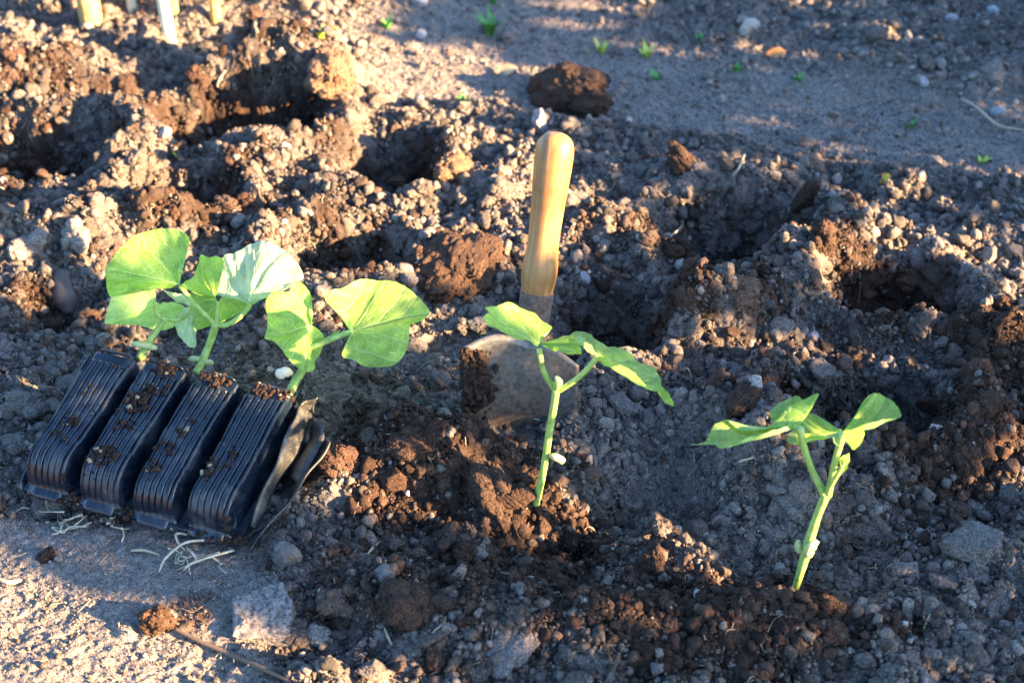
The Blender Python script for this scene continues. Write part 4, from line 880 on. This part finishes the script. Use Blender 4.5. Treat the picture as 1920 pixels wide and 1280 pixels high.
    strand("dry_straw", [(985, 786), (1000, 790), (1014, 794)], .0008, leaf_simple("white_straw", (.6, .6, .5)), "white straw scrap at the foot of the trowel blade", "straw")
    strand("dry_root", [(1275, 375), (1282, 400), (1278, 430), (1255, 452)], .0009, m_s, "thin dry root hanging into the hole right of the handle", "dry root", .004)
    strand("dry_root", [(1395, 300), (1385, 325), (1370, 345)], .0011, m_s, "dry root strand standing on the bank below the path", "dry root", .006)
    strand("dry_root", [(1800, 195), (1830, 212), (1870, 245), (1925, 255)], .0011, m_s, "long dry root trailing to the right edge of the path", "dry root", .006)
    strand("dry_root", [(598, 902), (620, 896), (645, 898)], .0008, m_s, "pale root hair right of the tray", "dry root")
    strand("dry_root", [(600, 1130), (598, 1115), (608, 1100)], .0007, m_s, "curled hair root on the round clod", "dry root")
    strand("dry_root", [(720, 1180), (728, 1200), (735, 1215)], .0009, m_s, "straight root scrap at the bottom centre left", "dry root")
    strand("dry_root", [(248, 1038), (272, 1038), (300, 1046)], .0009, m_s, "bent dry root below the tray foot", "dry root")
    strand("dry_root", [(690, 1045), (700, 1032), (712, 1022)], .0009, m_s, "short pale straw in the brown soil right of the grey stone", "dry root")
    strand("dry_root", [(0, 1092), (20, 1098), (42, 1094)], .0016, m_s, "whitish root scrap at the left edge on the flat soil", "dry root")
    strand("dry_root", [(410, 180), (415, 165), (425, 150)], .0018, m_s, "pale straw hanging in the farthest hole", "dry root", .01)
    # snail-shell-like dark cone left of the tray leaves
    p = G(125, 590); V, F = tube_vf([p + Vector((.004, -.004, .004)), p + Vector((0, .006, .012)), p + Vector((-.005, .022, .026))], [.0035, .0105, .008], 18, 14, .01)
    link("wood_stub", poly_mesh("wood_stub", [(V, F)], leaf_simple("grey_bark", (.085, .07, .06))), None, "dark ringed stub sticking out of the soil behind the tray", "wood stub")

# ------------------------------------------------------------------ plant stalks and weeds in the background
def background():
    m_y = stem_mat("yellow_stalk", (.52, .36, .12), (.66, .50, .22), .1); m_wt = stem_mat("white_stalk", (.62, .66, .48), (.74, .74, .62), .15); m_pu = stem_mat("purple_stalk", (.42, .20, .20), (.45, .38, .14), .1); m_g = leaf_simple("weed_green", (.09, .28, .045)); m_o = leaf_simple("orange_leaf", (.55, .24, .06)); m_yg = leaf_simple("weed_yellow", (.46, .55, .07))
    def stalk(px, py, dx, r, mat, lab, h=.34, lean=0):
        b = G(px, py); pts = [b + Vector((0, 0, -.02)), b + Vector((dx * .15, 0, .05)), b + Vector((dx * .5, lean * .5, h * .5)), b + Vector((dx, lean, h))]
        t = thing("plant_stalk", b, lab, "plant stalk", "plant stalks at the far left end of the bed"); V = tube_vf(pts, [r * 1.05, r, r * .9, r * .6], 24, 12, .01); link("stem", poly_mesh("stem", [V], mat), t)
        g = np.random.default_rng(int(px)); parts = []
        for k in range(3):
            a = g.random() * 6.28; c = pts[3]; d = Vector((math.cos(a), math.sin(a), .5)); L = .10 + .06 * g.random(); sd = d.cross(Vector((0, 0, 1))).normalized(); v, f = [], []
            for i in range(9):
                q = i / 8; cc = c + d * L * q + Vector((0, 0, -.10 * q * q)); w_ = .016 * math.sin(math.pi * min(.98, q * .9 + .1)); v += [cc - sd * w_, cc + Vector((0, 0, .003)), cc + sd * w_]
            f = [(i * 3 + j, i * 3 + j + 1, i * 3 + j + 4, i * 3 + j + 3) for i in range(8) for j in range(2)]; parts.append((v, f))
        link("foliage", poly_mesh("foliage", parts, m_g), t); keep_origin(t)
    stalk(172, 48, .004, .0125, m_y, "thickest yellow stalk in the row at the top left")
    stalk(148, 22, -.02, .0075, m_pu, "thin purple-tinged stalk at the left of the row", .3, .02)
    stalk(318, 72, -.008, .0068, m_wt, "pale greenish-white stalk in front of the other stalks")
    stalk(328, 32, .004, .0052, m_y, "slim yellow stalk just behind the white one", .3, .01)
    stalk(406, 46, .010, .0062, m_y, "right-hand lone yellow stalk of the row")
    stalk(245, 22, .05, .0052, m_wt, "short leaning pale stalk between the thick and the white stalks", .08, .02)
    def weed(px, py, n, h, mat, lab, cat="weed", w_=.0019):
        b = G(px, py); g = np.random.default_rng(int(px + py)); parts = []
        for k in range(n):
            a = g.random() * 6.28; L = 1.2 * h * (.45 + .6 * g.random()); o = Vector((math.cos(a), math.sin(a), 0)); b0 = b + o * .004 * g.random(); v = []
            for i in range(6):
                q = i / 5; c = b0 + o * L * .55 * q ** 1.4 + Vector((0, 0, L * q * (1 - .25 * q))); s_ = Vector((-o.y, o.x, 0)) * w_ * (1 + .8 * g.random()) * (1 - q ** 2 + .05); v += [c - s_, c + s_]
            parts.append((v, [(2 * i, 2 * i + 1, 2 * i + 3, 2 * i + 2) for i in range(5)]))
        link("weed", poly_mesh("weed", parts, mat), None, lab, cat)
    weed(918, 66, 26, .030, m_g, "bushiest green grass tuft on the path at the top", "grass tuft"); weed(725, 52, 10, .014, m_g, "small dark green weed left of the big tuft"); weed(1212, 108, 9, .017, m_yg, "yellow-green blades on the path right of the big clod")
    weed(1126, 98, 7, .014, m_yg, "yellowish sprout just behind the big brown clod"); weed(603, 72, 8, .012, m_yg, "yellow-green sprout beside an orange scrap at the upper left"); weed(1380, 132, 6, .010, m_g, "tiny green weed on the path above the holes")
    weed(1500, 153, 7, .010, m_g, "tiny green weed pair in the middle of the path"); weed(1312, 75, 6, .009, m_g, "tiny green weed near the white ridge stone"); weed(870, 190, 7, .009, m_g, "green speck of weed at the end of the mound"); weed(1232, 150, 6, .012, m_g, "small weed right of the big brown clod")
    weed(340, 296, 4, .007, m_yg, "single yellow leaf scrap in the far left hole"); weed(1842, 306, 6, .009, m_yg, "yellow-green weed near the right edge"); weed(1705, 238, 6, .010, m_g, "small weed at the right of the path"); weed(925, 8, 8, .016, m_g, "small weed at the top edge")
    def scrap(px, py, r, mat, lab):
        b = G(px, py); v = []; 
        for j in range(5):
            for i in range(9):
                u, w_ = i / 4 - 1, j / 2 - 1; v.append(b + Vector((u * r, w_ * r * .45 * (1 - u * u * .8), .003 + .004 * math.sin(2 * u + w_) + .002 * w_ * w_)))
        link("dead_leaf", poly_mesh("dead_leaf", [(v, grid_faces(5, 9))], mat), None, lab, "dead leaf", None)
    scrap(1452, 108, .013, m_o, "orange dead leaf on the far side of the path"); scrap(622, 68, .007, m_o, "orange petal-like scrap at the upper left"); scrap(948, 140, .014, leaf_simple("tan_leaf", (.5, .38, .2)), "crumpled tan leaf left of the big brown clod")
    scrap(1659, 343, .005, leaf_simple("yellow_leaf", (.6, .42, .04)), "tiny yellow leaf scrap below the path")

tray(); trowel(); seedlings(); clods(); background(); shade_leaves()
